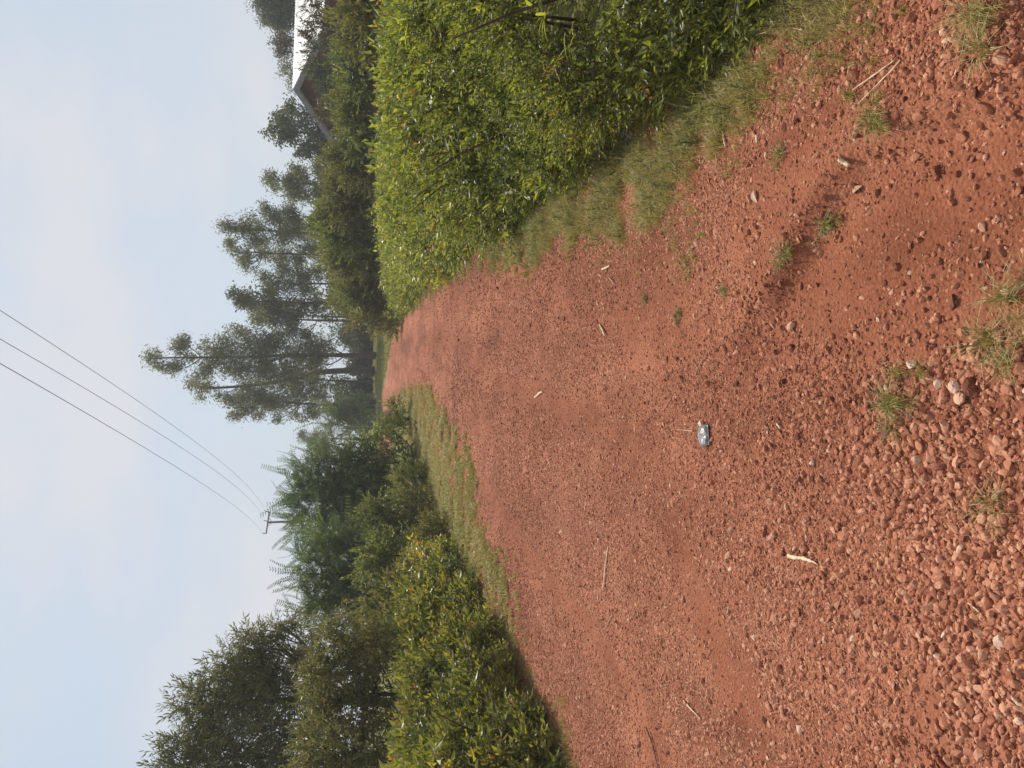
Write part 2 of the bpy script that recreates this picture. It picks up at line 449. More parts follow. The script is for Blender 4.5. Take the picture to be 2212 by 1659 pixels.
def stones(mb, Ts, x, y, r, tint, sink=.30, flat=(.55, .95)):
    K = len(x); z = zroad(x, y)
    q = nrm(rng.normal(0, 1, (K, 4)))
    # yaw with a small tilt keeps the flat side roughly down
    yaw = rng.random(K) * 6.28; til = rng.normal(0, .3, (K, 2))
    sx_, sy_, sz_ = r * rng.uniform(.8, 1.35, K), r * rng.uniform(.7, 1.05, K), r * rng.uniform(*flat, K)
    var = rng.integers(0, len(Ts), K)
    for i, (V, T) in enumerate(Ts):
        ix = np.where(var == i)[0]; k = len(ix)
        if not k: continue
        L = V[None] * np.stack([sx_[ix], sy_[ix], sz_[ix]], 1)[:, None]
        L[..., 2] += L[..., 0] * til[ix, 0, None] + L[..., 1] * til[ix, 1, None]
        c, s = np.cos(yaw[ix])[:, None], np.sin(yaw[ix])[:, None]
        W = np.stack([L[..., 0] * c - L[..., 1] * s + x[ix, None], L[..., 0] * s + L[..., 1] * c + y[ix, None], L[..., 2] + (z[ix] + sz_[ix] * (1 - 2 * sink) * .5)[:, None]], -1)
        TT = (T[None] + (np.arange(k) * len(V))[:, None, None]).reshape(-1, 3)
        mb.add(W.reshape(-1, 3), TT, np.repeat(tint[ix], len(V)), 0)

BIGP = np.array([G(*q)[:2] for q in [(2240, 690), (2060, 650), (1900, 800), (1870, 960), (1900, 1200), (1960, 1420), (2000, 1700), (2240, 1700)]])
VERGE = []   # filled below; polygons of grass in plan
m, nt, out = new_mat('murram_stone')
b = nt.nodes.new('ShaderNodeBsdfPrincipled'); b.inputs['Roughness'].default_value = .85; b.inputs['Specular IOR Level'].default_value = .25
c1 = ramp(nt, [(0, (.105, .036, .020)), (.3, (.25, .088, .046)), (.6, (.39, .152, .084)), (.85, (.51, .235, .14)), (.95, (.58, .34, .22)), (1, (.66, .52, .40))], attr(nt))
nt.links.new(mixc(nt, c1, ramp(nt, [(.3, (.7, .68, .66)), (.7, (1.25, 1.22, 1.2))], noise(nt, 120, 4, .7)), .8, 'MULTIPLY'), b.inputs['Base Color'])
bp = nt.nodes.new('ShaderNodeBump'); bp.inputs['Strength'].default_value = .5; bp.inputs['Distance'].default_value = .003
nt.links.new(noise(nt, 300, 4, .7), bp.inputs['Height']); nt.links.new(bp.outputs[0], b.inputs['Normal'])
nt.links.new(b.outputs[0], out.inputs[0]); M['stone'] = m

gravel = MB()
for (y0, y1, dens, rmed, rmin) in [(-1.2, 1.15, 2600, .0066, .004), (1.15, 1.9, 17000, .0048, .0025), (1.9, 2.7, 17000, .0047, .0025), (2.7, 4, 17000, .0043, .0024), (4, 6, 11000, .0049, .003), (6, 8.5, 6000, .0058, .004), (8.5, 12, 2300, .008, .0055), (12, 18, 560, .0105, .008), (18, 30, 80, .014, .010)]:
    xl = max(-.62 * y1 - 1.9, float(min(roadL(y0), roadL(y1))) + .2); xr = min(.62 * y1 + 1.4, float(max(roadR(y0), roadR(y1))) - .15)
    K = int(dens * (xr - xl) * (y1 - y0))
    x = rng.uniform(xl, xr, K); yy = rng.uniform(y0, y1, K)
    seen = (np.abs(x) < .58 * np.maximum(yy, 1.2) + .4) | (rng.random(K) < .4)          # thinner well off to the sides
    x, yy = x[seen], yy[seen]; K = len(x)
    nz = fbm(x * 1.7, yy * 1.2, 51)
    keep = rng.random(K) < np.clip(1 - .88 * bare(x, yy), .04, 1) * np.clip(.86 + .9 * nz, .25, 1)
    keep &= (x > roadL(yy) + .15) & (x < roadR(yy) - .15)
    x, yy = x[keep], yy[keep]; K = len(x)
    r = np.maximum(rmed * np.exp(rng.normal(0, .46, K)), rmin)
    big = inpoly(BIGP, x + .1 * fbm(x * 4, yy * 4, 61), yy + .1 * fbm(x * 4, yy * 4, 63)) & (rng.random(K) < .30)
    r = np.where(big, r * rng.uniform(1.3, 2.2, K), r)
    r = np.minimum(r, .0165)
    ti = np.clip(rng.normal(.63, .21, K) + .36 * fbm(x * .9, yy * .6, 71), 0, .88); ti = np.where(rng.random(K) < .008, .97, ti)
    sk = .30 if y0 < 2.6 else .40
    bigm = r * 1.0 / np.maximum(yy, 1) > .0042
    rnd = bigm & (r > .0095) & (rng.random(K) < .6)
    stones(gravel, ST2, x[rnd], yy[rnd], r[rnd], ti[rnd], sk); bigm &= ~rnd; small = ~bigm & ~rnd
    stones(gravel, ST1, x[bigm], yy[bigm], r[bigm], ti[bigm], sk)
    stones(gravel, ST0, x[small], yy[small], r[small], ti[small], sk)
tag(gravel.build('gravel', M['stone']), 'loose red murram gravel strewn over the road', 'gravel', kind='stuff')

# larger single stones
STONES = [  # px, py, size m, tint, label
    (1711, 706, .034, .93, 'pale pinkish angular stone alone on bare soil, the largest pale one'),
    (1549, 756, .026, .35, 'brown stone touching its narrower twin, the one farther from the lens'),
    (1568, 752, .024, .30, 'narrow upright brown stone, nearer of the touching pair'),
    (2024, 371, .028, .25, 'dark round stone with a strong shadow on bare soil by the hedge'),
    (2084, 297, .026, .62, 'flat light red stone nearest the hedge on the bare soil'),
    (2100, 835, .038, .10, 'large dark red stone in the coarse pebbles at the lower edge'),
    (2067, 838, .032, .97, 'cream stone next to the large dark red stone'),
    (2078, 860, .032, .95, 'cream angular stone just left of another cream stone in coarse pebbles'),
    (1972, 788, .028, .99, 'whitish crumbly stone between bare soil and coarse pebbles'),
    (1985, 994, .027, .95, 'pale rounded stone left of the grass tuft in coarse gravel'),
    (1985, 520, .018, .55, 'small reddish stone alone in the middle of the bare soil'),
    (1935, 578, .022, .3, 'brown stone on bare soil farther left than the small reddish one'),
    (1148, 702, .035, .12, 'dark red stone, biggest on the road near the inside of the bend'),
    (1220, 688, .030, .2, 'dark stone at the head of a loose row near the right verge'),
    (1076, 622, .034, .15, 'dark stone nearest the grassy verge of the right hedge'),
    (992, 734, .045, .15, 'dark stone far along the road before the bend'),
    (1685, 933, .021, .3, 'brown stone nearer the camera than the plastic sachet'),
    (1685, 1444, .026, .78, 'light flat stone on the left half of the road'),
    (1633, 1234, .024, .3, 'brown round stone left of the dry maize husk'),
    (1520, 1470, .022, .25, 'dark stone beside the frayed straw on the left half'),
    (1655, 744, .018, .7, 'small tan stone left of the largest pale stone'),
    (1700, 1540, .022, .12, 'dark maroon stone near the left edge of the picture'),
    (1988, 1372, .022, .95, 'small cream stone on the left among coarse pebbles'),
    (2030, 1310, .020, .93, 'small cream pebble beside a thin straw near the bottom'),
    (2125, 490, .02, .93, 'small pale stone on bare soil close to the camera'),
]
for px, py, s, ti, lab in STONES:
    g = Gr(px, py); mb = MB()
    stones(mb, [stone_T(3, .05)], np.array([g[0]]), np.array([g[1]]), np.array([s * .62]), np.array([ti]), .22, (.75, 1.0))
    o = mb.build('stone', M['stone']); tag(o, lab, 'stone', 'larger single stones on the road')
    c = np.array([g[0], g[1], float(zroad(g[0], g[1]))])
    o.data.transform(__import__('mathutils').Matrix.Translation([-float(v) for v in c])); o.location = [float(v) for v in c]

# ---------------------------------------------------------------- grass
TUFT_S = [T_tuft(9, .035, .0011, .9) for _ in range(8)]
TUFT_M = [T_tuft(12, .075, .0016, .8) for _ in range(8)]
TUFT_F = [T_tuft(8, .06, .004, .8) for _ in range(6)]
def poly_world(pp): return np.array([G(*q)[:2] for q in pp])
def grass_fill(mb, pp, dens, Ts, sc=(.7, 1.3), tint=.5, edge=.1):
    pw = poly_world(pp); lo, hi = pw.min(0) - .2, pw.max(0) + .2
    K = int(dens * np.prod(hi - lo)); K = min(K, 160000)
    x = rng.uniform(lo[0], hi[0], K); yy = rng.uniform(lo[1], hi[1], K)
    ok = inpoly(pw, x + edge * fbm(x * 5, yy * 5, 81) * 1.6 + rng.normal(0, edge * .7, K), yy + edge * fbm(x * 4, yy * 4, 83) * 2 + rng.normal(0, edge * 1.4, K))
    ok &= rng.random(K) < np.clip(.58 + 1.9 * fbm(x * 2.6, yy * 2.6, 85), .04, 1)
    x, yy = x[ok], yy[ok]
    z = np.where((x > roadL(yy)) & (x < roadR(yy)), np.maximum(zroad(x, yy), zground(x, yy)), zground(x, yy)) - .004
    d = np.array([0, 0, 1.]) + rng.normal(0, .22, (len(x), 3))
    scatter(mb, Ts, np.stack([x, yy, z], 1), d, rng.uniform(*sc, len(x)) * (1 + .5 * fbm(x * 6, yy * 6, 89)), tint + .35 * fbm(x * 1.5, yy * 1.5, 87) + rng.normal(0, .08, len(x)))
mb = MB()
grass_fill(mb, [(858, 692), (925, 622), (1000, 575), (1080, 548), (1150, 545), (1160, 480), (1100, 495), (1000, 545), (900, 630)], 2400, TUFT_F, (.6, 1.3), .56, .16)
grass_fill(mb, [(1130, 545), (1210, 535), (1300, 480), (1330, 360), (1290, 330), (1180, 400), (1100, 480)], 3800, TUFT_M, (.45, 1.2), .72, .14)
grass_fill(mb, [(1300, 480), (1370, 500), (1470, 470), (1490, 400), (1500, 350), (1450, 270), (1370, 310), (1300, 350)], 4200, TUFT_M, (.45, 1.15), .74, .13)
grass_fill(mb, [(1400, 560), (1480, 590), (1545, 560), (1560, 510), (1490, 480)], 2600, TUFT_S, (.8, 1.5), .62, .08)
grass_fill(mb, [(1490, 340), (1560, 300), (1640, 260), (1690, 200), (1740, 130), (1700, 60), (1600, 130), (1500, 210), (1440, 280)], 5000, TUFT_M, (.45, 1.2), .66, .11)
grass_fill(mb, [(1690, 190), (1760, 150), (1840, 120), (1960, 90), (2010, 20), (1990, -60), (1740, -60), (1700, 60)], 1900, TUFT_M, (.5, 1.1), .62, .08)
grass_fill(mb, [(1740, 60), (1900, 30), (1990, -40), (1800, -100), (1720, -40)], 1500, TUFT_M, (.6, 1.2), .7, .08)
WEED = [T_sprig(9, .07, .026, .014, ang=(85, 40), jit=.4) for _ in range(5)]; DRY = [T_tuft(5, .16, .0013, .5) for _ in range(5)]
VG = [[(1000, 570), (1120, 540), (1210, 530), (1300, 470), (1330, 350), (1200, 400), (1050, 500)], [(1300, 480), (1470, 460), (1500, 350), (1450, 280), (1310, 360)], [(1490, 340), (1640, 260), (1740, 130), (1700, 50), (1500, 210), (1440, 290)], [(1690, 190), (1840, 120), (1960, 90), (1990, -60), (1700, -40)]]
gm = MB(); grass_m = mb; mb = gm
for pp, dn in zip(VG, (160, 240, 300, 90)): grass_fill(mb, pp, dn, WEED, (.5, 1.3), .5, .12)
wm = mb; mb = grass_m
for pp, dn in zip(VG, (60, 110, 150, 120)): grass_fill(mb, pp, dn, DRY, (.5, 1.2), .9, .14)
tag(wm.build('verge_weeds', [M['broad'], M['twig']]), 'small broad-leaved weeds among the verge grass', 'weeds', kind='stuff')
tag(mb.build('verge_grass', [M['grass'], M['twig']]), 'short dry grass along the foot of the right hedge', 'grass', kind='stuff')
mb = MB()
grass_fill(mb, [(868, 848), (925, 846), (965, 920), (1010, 990), (1018, 1080), (1062, 1200), (1105, 1275), (1112, 1335), (1075, 1345), (1030, 1280), (985, 1200), (930, 1140), (890, 1080), (880, 960), (862, 890)], 1400, TUFT_F, (.6, 1.5), .74, .2)
grass_fill(mb, [(1075, 1335), (1125, 1380), (1190, 1480), (1240, 1600), (1265, 1700), (1215, 1700), (1170, 1560), (1100, 1400)], 420, TUFT_M, (.6, 1.2), .5, .1)
tag(mb.build('bank_grass', [M['grass'], M['twig']]), 'soft mat of pale green grass below the left bushes', 'grass', kind='stuff')
mb = MB()
TUFT_B = [T_tuft(8, .10, .012, .8) for _ in range(6)]
grass_fill(mb, [(856, 660), (862, 700), (848, 730), (836, 780), (826, 830), (808, 850), (806, 660)], 170, TUFT_B, (.6, 1.2), .55, .3)
tag(mb.build('field_grass', [M['grass'], M['twig']]), 'sunlit grass field past the end of the right hedge', 'grass', kind='stuff')

TUFTS = [(1938, 868, .075, 60, .5, 'bushy grass tuft standing in coarse gravel, largest away from the edges'),
         (2150, 735, .085, 44, .6, 'big straw-coloured grass tuft at the lower edge of the picture'),
         (2185, 640, .08, 36, .6, 'thin dry grass tuft beside the big one at the lower edge'),
         (2120, 25, .09, 60, .75, 'straw-coloured grass tuft in the corner below the hedge'),
         (1706, 548, .06, 46, .4, 'dark green grass tuft with a shadow on the bare soil'),
         (1795, 488, .055, 36, .45, 'small low grass tuft at the rim of the bare soil'),
         (1895, 250, .075, 40, .5, 'spreading grass tuft between gravel and the hedge side'),
         (1690, 335, .05, 24, .45, 'tiny grass sprig in fine gravel near the white stick'),
         (1468, 680, .045, 26, .3, 'small dark weed tuft in the middle of the gravel'),
         (1395, 648, .04, 22, .3, 'smallest dark weed tuft, farthest out on the gravel'),
         (1565, 628, .04, 20, .45, 'small sparse grass sprig left of the verge grass'),
         (2150, 1085, .07, 20, .7, 'few dry grass blades at the lower edge among pebbles')]
for px, py, h, n, ti, lab in TUFTS:
    g = Gr(px, py); g[2] = float(zroad(g[0], g[1])) - .004
    root = thing('grass_tuft', g, lab, 'grass tuft', 'grass tufts growing in the road')
    mb = MB(); h = h * 1.15; n = int(n * 1.6); T = T_tuft(n, h, .0012, 1.25); scatter(mb, [T], np.array([g]), np.array([[0, 0, 1.]]), 1.0, ti)
    for k in range(5):
        off = np.array([rng.normal(0, h * .6), rng.normal(0, h * .6), 0]); scatter(mb, [T_tuft(n // 2, h * .7, .0011, 1.3)], np.array([g + off]), np.array([[rng.normal(0, .2), 0, 1.]]), 1.0, ti)
    mb.build('blades', [M['grass'], M['twig']], root)

# ---------------------------------------------------------------- litter on the road
M['straw'] = plain('dry_straw', [(.3, (.50, .36, .20)), (.7, (.72, .58, .38))], .7, .3, 60, .3, stretch=(1, 1, 4))
M['straw2'] = plain('weathered_straw', [(.3, (.36, .20, .12)), (.7, (.52, .32, .2))], .8, .2, 60)
M['darktwig'] = plain('dark_twig', [(.3, (.05, .03, .02)), (.7, (.10, .055, .035))], .85, .2, 40)
M['dryleaf'] = plain('dry_leaf', [(.3, (.42, .28, .2)), (.7, (.55, .4, .3))], .7, .3, 40)
def on_road(px, py, dz=0):
    g = Gr(px, py); g[2] = float(zroad(g[0], g[1])) + dz; return g
def stick(name, pts, r0, r1, mat, label, cat, flat=1.0, lift=.004, n=14, fray=0):
    P3 = curve([on_road(a, b2, lift + (h if False else 0)) for a, b2 in pts], n)
    P3[:, 2] = np.maximum(P3[:, 2], P3[:, 2].mean()) + .005
    c = P3.mean(0); mb = MB()
    tube(mb, P3, np.linspace(r0, r1, n) * rng.uniform(.62, 1.3, n), 7)
    V0 = mb.V[0]; V0 += rng.normal(0, .12, V0.shape) * min(r0, r1); V0[:, 2] = P3[:, 2].mean() + (V0[:, 2] - P3[:, 2].mean()) * .8
    for k in range(fray):
        e0 = P3[-1 - (k % 3)]; d = nrm(P3[-1] - P3[0]) * rng.uniform(.02, .05) + rng.normal(0, .008, 3); d[2] = abs(d[2])
        tube(mb, curve([e0, e0 + d * .5, e0 + d], 4), np.linspace(r1 * .5, r1 * .2, 4), 4)
    V = np.concatenate(mb.V); zb = V[:, 2].min()
    root_z = c.copy()
    o = mb.build(name, mat)
    import mathutils
    o.data.transform(mathutils.Matrix.Translation([-float(v) for v in root_z])); o.location = [float(v) for v in root_z]
    return tag(o, label, cat)
stick('dry_stick', [(1815, 344), (1832, 352), (1851, 358)], .0075, .0085, M['straw'], 'short thick white stick on gravel by the bare soil', 'stick')
stick('maize_stalk', [(1316, 1180), (1311, 1220), (1308, 1268)], .0035, .008, M['straw'], 'long thin straw stalk lying on the left half of the road', 'stalk', fray=3)
stick('maize_husk', [(1706, 1199), (1722, 1204), (1740, 1206), (1762, 1213)], .008, .007, M['straw'], 'cream dry maize husk strip on the gravel', 'husk', fray=2)
stick('straw', [(1488, 1522), (1500, 1535), (1513, 1548)], .004, .003, M['straw'], 'frayed forked straw on the left side gravel', 'straw', fray=6)
stick('dry_stick', [(1565, 255), (1566, 275), (1567, 296), (1572, 318)], .005, .006, M['straw'], 'upright knotted pale stick leaning at the hedge foot grass', 'stick')
stick('dry_stick', [(1551, 332), (1552, 345), (1552, 360)], .004, .004, M['straw2'], 'short pale stick just below the knotted stick', 'stick')
stick('dry_stick', [(1638, 292), (1639, 300), (1640, 308)], .005, .004, M['straw'], 'stubby pale stick in the verge grass beside the knotted stick', 'stick')
stick('straw', [(1938, 130), (1900, 158), (1850, 195)], .0022, .0018, M['straw'], 'long straw lying farthest from the camera of a crossed pair', 'straw')
stick('straw', [(1950, 130), (1920, 165), (1860, 225)], .002, .0016, M['straw'], 'long straw lying nearer the camera of a crossed pair', 'straw')
stick('straw', [(1297, 700), (1304, 712), (1312, 726)], .007, .008, M['straw'], 'flat split straw on gravel between verge and mid road', 'straw')
stick('straw', [(1303, 582), (1312, 578), (1321, 574)], .007, .006, M['straw'], 'short pale straw at the edge of the verge grass', 'straw')
stick('straw', [(1318, 600), (1324, 605), (1330, 614)], .005, .004, M['straw2'], 'bent straw bit beside the short pale straw', 'straw')
stick('straw', [(1326, 1326), (1319, 1340), (1312, 1355)], .004, .003, M['straw2'], 'short slanting straw left of the long stalk', 'straw')
stick('straw', [(1174, 846), (1166, 850), (1160, 858)], .010, .009, M['straw'], 'curled pale husk scrap in the middle of the far road', 'husk')
stick('straw', [(1378, 1578), (1380, 1600), (1379, 1635)], .003, .003, M['straw2'], 'thin pale stem near the left bush shadow', 'stem')
stick('dark_twig', [(1402, 1570), (1412, 1605), (1425, 1659)], .004, .003, M['darktwig'], 'long dark twig at the left edge of the road', 'twig')
stick('dark_twig', [(1522, 775), (1512, 795), (1506, 812)], .003, .003, M['straw2'], 'reddish thin twig beside the touching stone pair', 'twig')
stick('straw', [(1500, 931), (1480, 929), (1466, 928)], .0045, .0015, M['straw2'], 'thin straw pointing away behind the plastic sachet', 'straw')
stick('straw', [(2098, 1302), (2110, 1312), (2122, 1322)], .0025, .002, M['straw'], 'thin straw beside the cream pebble at the bottom', 'straw')
stick('straw', [(1683, 915), (1690, 925)], .005, .004, M['straw'], 'tiny pale straw scrap nearer the camera than the sachet', 'straw')
def flat_leaf(px, py, L, W, az, label, mat):
    g = on_road(px, py, .004); mb = MB(); nseg = 9; V = []
    for k in range(nseg):
        t = k / (nseg - 1); w = W * math.sin(PI * min(t * 1.02, 1)) ** .8 * .5
        for sgn, up in ((-1, .006), (0, 0.0), (1, .008)): V.append((L * (t - .5), sgn * w, up * math.sin(PI * t) + .006 * math.sin(3 * t)))
    V = np.array(V); V2 = V.copy(); V2[:, 2] -= .0008
    T = []
    for k in range(nseg - 1):
        for j in range(2):
            a = k * 3 + j; T += [(a, a + 3, a + 4), (a, a + 4, a + 1)]
    c, s = math.cos(az), math.sin(az); R = np.array([[c, s, 0], [-s, c, 0], [0, 0, 1]])
    mb.add(V @ R, T, .5, 0, True); mb.add(V2 @ R, np.array(T)[:, ::-1], .5, 0, True)
    o = mb.build('dry_leaf', mat); o.location = [float(v) for v in g]
    return tag(o, label, 'dry leaf')
flat_leaf(1634, 424, .06, .024, .4, 'pale folded dry leaf on the gravel between hedge and bare soil', M['dryleaf'])
flat_leaf(1855, 410, .045, .02, 1.9, 'small reddish curled dry leaf near the short white stick', M['straw2'])

# plastic sachet: pillow body with crimped seams, torn pale corner
def sachet():
    g = on_road(1525, 941, 0)
    root = thing('plastic_sachet', g, 'crumpled silver grey plastic sachet lying on the gravel', 'sachet')
    m, nt, out = new_mat('silver_film')
    b = nt.nodes.new('ShaderNodeBsdfPrincipled'); b.inputs['Roughness'].default_value = .36; b.inputs['Metallic'].default_value = .1
    b.inputs['Specular IOR Level'].default_value = .35
    nt.links.new(ramp(nt, [(.35, (.17, .155, .155)), (.65, (.26, .24, .235))], noise(nt, 18, 3)), b.inputs['Base Color'])
    bp = nt.nodes.new('ShaderNodeBump'); bp.inputs['Strength'].default_value = .7; bp.inputs['Distance'].default_value = .01
    nt.links.new(noise(nt, 45, 2, .5), bp.inputs['Height']); nt.links.new(bp.outputs[0], b.inputs['Normal']); nt.links.new(b.outputs[0], out.inputs[0])
    m2 = plain('paper_label', [(.3, (.55, .5, .38)), (.7, (.78, .74, .6))], .6, .4, 30)
    W, H, nx, ny = .100, .088, 26, 22
    for nm, up in (('body', 1),):
        V = []; 
        for side in (1, -1):
            for j in range(ny):
                for i in range(nx):
                    u, v = i / (nx - 1), j / (ny - 1); a, c = 2 * u - 1, 2 * v - 1
                    puff = max(0, (1 - a ** 4) * (1 - c ** 4)) ** .6
                    z = .013 + side * (.014 * puff * (1 if side > 0 else .5)) + .004 * float(vnoise(u * 5, v * 5, 90)) * puff + .003 * math.sin(9 * u + 4 * v) * puff
                    pin = 1 - .10 * (abs(c) ** 3)
                    rx = 1 - .16 * max(0, abs(c) - .6) / .4 if True else 1
                    V.append((a * W / 2 * pin, c * H / 2 * (1 - .08 * abs(a) ** 3), z))
        V = np.array(V); T = []
        for s in range(2):
            o0 = s * nx * ny
            for j in range(ny - 1):
                for i in range(nx - 1):
                    a = o0 + j * nx + i; q = [(a, a + 1, a + nx + 1), (a, a + nx + 1, a + nx)]
                    T += q if s == 0 else [t[::-1] for t in q]
        R = np.array([[math.cos(.15), math.sin(.15), 0], [-math.sin(.15), math.cos(.15), 0], [0, 0, 1]])
        mb = MB(); mb.add(V @ R + g, T, .5, 0, True); mb.build('body', m, root)
        for sgn in (-1, 1):                                         # crimped edge strips
            mb = MB(); Vs = []
            for i in range(30):
                x = (i / 29 - .5) * W * .9
                for e in (0, 1): Vs.append((x, sgn * (H / 2 * .96 + e * .006), .013 + .0014 * (i % 2) * e - .003 * e))
            Vs = np.array(Vs); Ts = []
            for i in range(29):
                a = 2 * i; Ts += [(a, a + 2, a + 3), (a, a + 3, a + 1)]
            mb.add(Vs @ R + g, Ts); mb.build('seam', m, root)
        mb = MB()                                                   # torn pale flap at the right end
        pts = np.array([(0, 0, .016), (.010, -.010, .02), (.024, -.006, .022), (.027, .008, .018), (.016, .016, .022), (.004, .013, .018), (.013, .003, .027)])
        pts[:, :2] += np.array([W / 2 - .006, .014])
        T = [(6, i, (i + 1) % 6) for i in range(6)]
        mb.add(pts @ R + g, T); pts2 = pts.copy(); pts2[:, 2] -= .0012; mb.add(pts2 @ R + g, [t[::-1] for t in T]); mb.build('torn_flap', m2, root)
sachet()

# ---------------------------------------------------------------- hedges
def hedge(name, label, foot, top_px, sgn, depth, bands, matl, yellow, T_near, T_mid, T_far, ylim, seed, lean=.7, shift=.16, drop=.15):
    fw = np.array([G(*q) for q in foot]); o_ = np.argsort(fw[:, 1]); fw = fw[o_]
    xf = lambda y: np.interp(y, fw[:, 1], fw[:, 0]) + sgn * shift + .10 * fbm(np.asarray(y) * .9, 0 * np.asarray(y), seed)
    tp = np.array(top_px, float)
    tY = np.array([fw[np.argmin(np.abs(np.array([q[1] for q in foot])[o_] - p[1]))][1] for p in tp]); k_ = np.argsort(tY)
    ht = lambda y: np.clip(1.55 - (np.interp(y, tY[k_], tp[k_, 0]) - HZ) / F * (np.asarray(y) + .5) - zt(0, y) - drop, .35, 1.9)
    root = thing(name, (float(xf(ylim[0] + 2)) + sgn * .5, ylim[0] + 2, float(zt(0, ylim[0] + 2))), label, 'hedge')
    mb = MB(); st = MB()
    for (y0, y1, dens, Ts, dmax) in bands:
        K = int(dens * (y1 - y0) * (1.5 + depth * .8))
        y = rng.uniform(y0, y1, K); h = ht(y) * (1 + .05 * fbm(y * 2, rng.random(K) * 0 + 2, seed + 1))
        s = rng.random(K); face = s < .66
        q = np.where(face, rng.random(K) ** .9, 0)
        inward = np.abs(rng.normal(0, dmax, K))
        zf = q * h; top_in = lean * (q ** 2.2)
        bump = .24 * fbm(y * 1.9, zf * 2.3, seed + 5) 
        x_face = xf(y) + sgn * (top_in + inward - bump - .04)
        d_top = rng.random(K) * depth
        ztop = h * (1 - .03 * d_top) + .16 * fbm(y * 1.9, d_top * 1.9, seed + 9) - inward * .8
        x = np.where(face, x_face, xf(y) + sgn * (lean + d_top)); z = np.where(face, zf, ztop)
        nr = np.where(face[:, None], np.stack([np.full(K, -sgn * 1.0), rng.normal(0, .5, K), .2 + .9 * q], 1), np.array([-sgn * .25, 0, 1.]))
        d = nrm(nr + rng.normal(0, .75, (K, 3)) + np.array([0, 0, .1]))
        patch = fbm(y * 1.3, np.where(face, z, d_top + 2) * 1.6, seed + 13)
        keep = rng.random(K) < np.clip(1.0 + 2.2 * (patch + .08), .12, 1)
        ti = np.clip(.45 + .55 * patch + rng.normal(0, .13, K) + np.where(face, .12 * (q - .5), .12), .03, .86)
        yel = (rng.random(K) < yellow) & (fbm(y * 1.8, z * 2.2, seed + 17) > .04)
        ti = np.where(yel, rng.uniform(.86, 1, K), ti)
        p = np.stack([x, y, zt(x, y) + np.maximum(z, .02)], 1)
        scatter(mb, Ts, p[keep], d[keep], (rng.uniform(.7, 1.25, K) * np.where(rng.random(K) < .03, 1.5, 1))[keep], ti[keep])
    # woody stems inside
    for k in range(min(90, int((ylim[1] - ylim[0]) * 4))):
        y = rng.uniform(*ylim); x0 = float(xf(y)) + sgn * rng.uniform(.15, depth * .8); h = float(ht(y))
        pts = [(x0, y, float(zt(0, y))), (x0 + rng.normal(0, .08), y + rng.normal(0, .1), float(zt(0, y)) + h * .5), (x0 + rng.normal(0, .2) - sgn * .08, y + rng.normal(0, .2), float(zt(0, y)) + h * .93)]
        sb = MB(); tube(sb, curve(pts, 5), np.linspace(.014, .004, 5), 5); sb.build('stem', M['twig'], root)
    mb.build('foliage', [M[matl], M['twig']], root)
    return root, xf, ht, lean

SP_N = [T_sprig(13, .14, .038, .018, ang=(88, 45), tj=.16, jit=.45, droop=.2) for _ in range(8)] + [T_sprig(11, .11, .029, .018, ang=(88, 50), tj=.16, jit=.45, droop=.2) for _ in range(6)] + [T_sprig(9, .14, .06, .014, ang=(75, 35), tj=.16, jit=.4, droop=.3) for _ in range(4)]
SP_M = [T_sprig(12, .20, .060, .028, ang=(88, 45), jit=.45, tj=.16, droop=.2, fine=False) for _ in range(8)]
SP_F = [T_sprig(12, .26, .085, .038, ang=(88, 45), jit=.5, tj=.16, fine=False, stem=False) for _ in range(6)]
foot_r = [(1850, -120), (1790, -20), (1680, 110), (1560, 205), (1455, 300), (1330, 365), (1210, 440), (1110, 505), (1000, 560), (920, 625), (870, 682)]
top_r = [(815, -120), (815, 0), (815, 200), (812, 300), (812, 440), (815, 560), (826, 680)]
hr, xfr, htr, lean_r = hedge('hedge', 'tall green wild hedge along the right side of the road', foot_r, top_r, 1, 1.5,
      [(.6, 4.6, 900, SP_N, .13), (.6, 4.6, 240, SP_N, .35), (4.6, 8, 400, SP_M, .14), (4.6, 8, 120, SP_M, .35), (8, 14, 210, SP_F, .16), (8, 14, 60, SP_F, .4), (14, 24.3, 150, SP_F, .2), (14, 24.3, 50, SP_F, .5)],
      'hedge', .05, SP_N, SP_M, SP_F, (.8, 24), 100, drop=.22)
# purple blossoms, long blade leaves on the right hedge
def face_hit(px, py, off=.06):
    lo, hi = .9, 26.0
    for Y in np.linspace(.9, 26, 1600):
        p = P(px, py, Y)
        z = p[2] - zt(0, Y); h = float(htr(Y)); q = min(max(z / h, 0), 1)
        if p[0] > float(xfr(Y)) + lean_r * q ** 2.2 - off: return p
    return P(px, py, 4)
for px, py in [(1232, 196), (1226, 188), (1190, 280), (1194, 288), (1205, 262), (1188, 230), (1183, 188), (1350, 302), (1356, 292), (1343, 286), (1276, 148), (1292, 40), (1215, 318), (1224, 296), (1263, 218), (1118, 350), (1098, 240)]:
    p = face_hit(px, py); mb = MB()
    for k in range(rng.integers(7, 14)):
        c = p + rng.normal(0, .007, 3) + np.array([-.01, 0, -.0])
        up = nrm(rng.normal(0, 1, 3) + np.array([-.6, -.7, .3])); a = nrm(np.cross(up, rng.normal(0, 1, 3))); b_ = np.cross(up, a)
        V = [c]; 
        for j in range(5):
            an = j * 1.2566
            for da, rr in ((-.42, .0048), (0, .0066), (.42, .0048)): V.append(c + rr * (math.cos(an + da) * a + math.sin(an + da) * b_) + up * .0015)
        T = []
        for j in range(5):
            i = 1 + 3 * j; T += [(0, i, i + 1), (0, i + 1, i + 2)]
        mb.add(V, T, rng.random())
    mb.build('flower_cluster', M['purple'], hr)
mb = MB(); stm = MB()
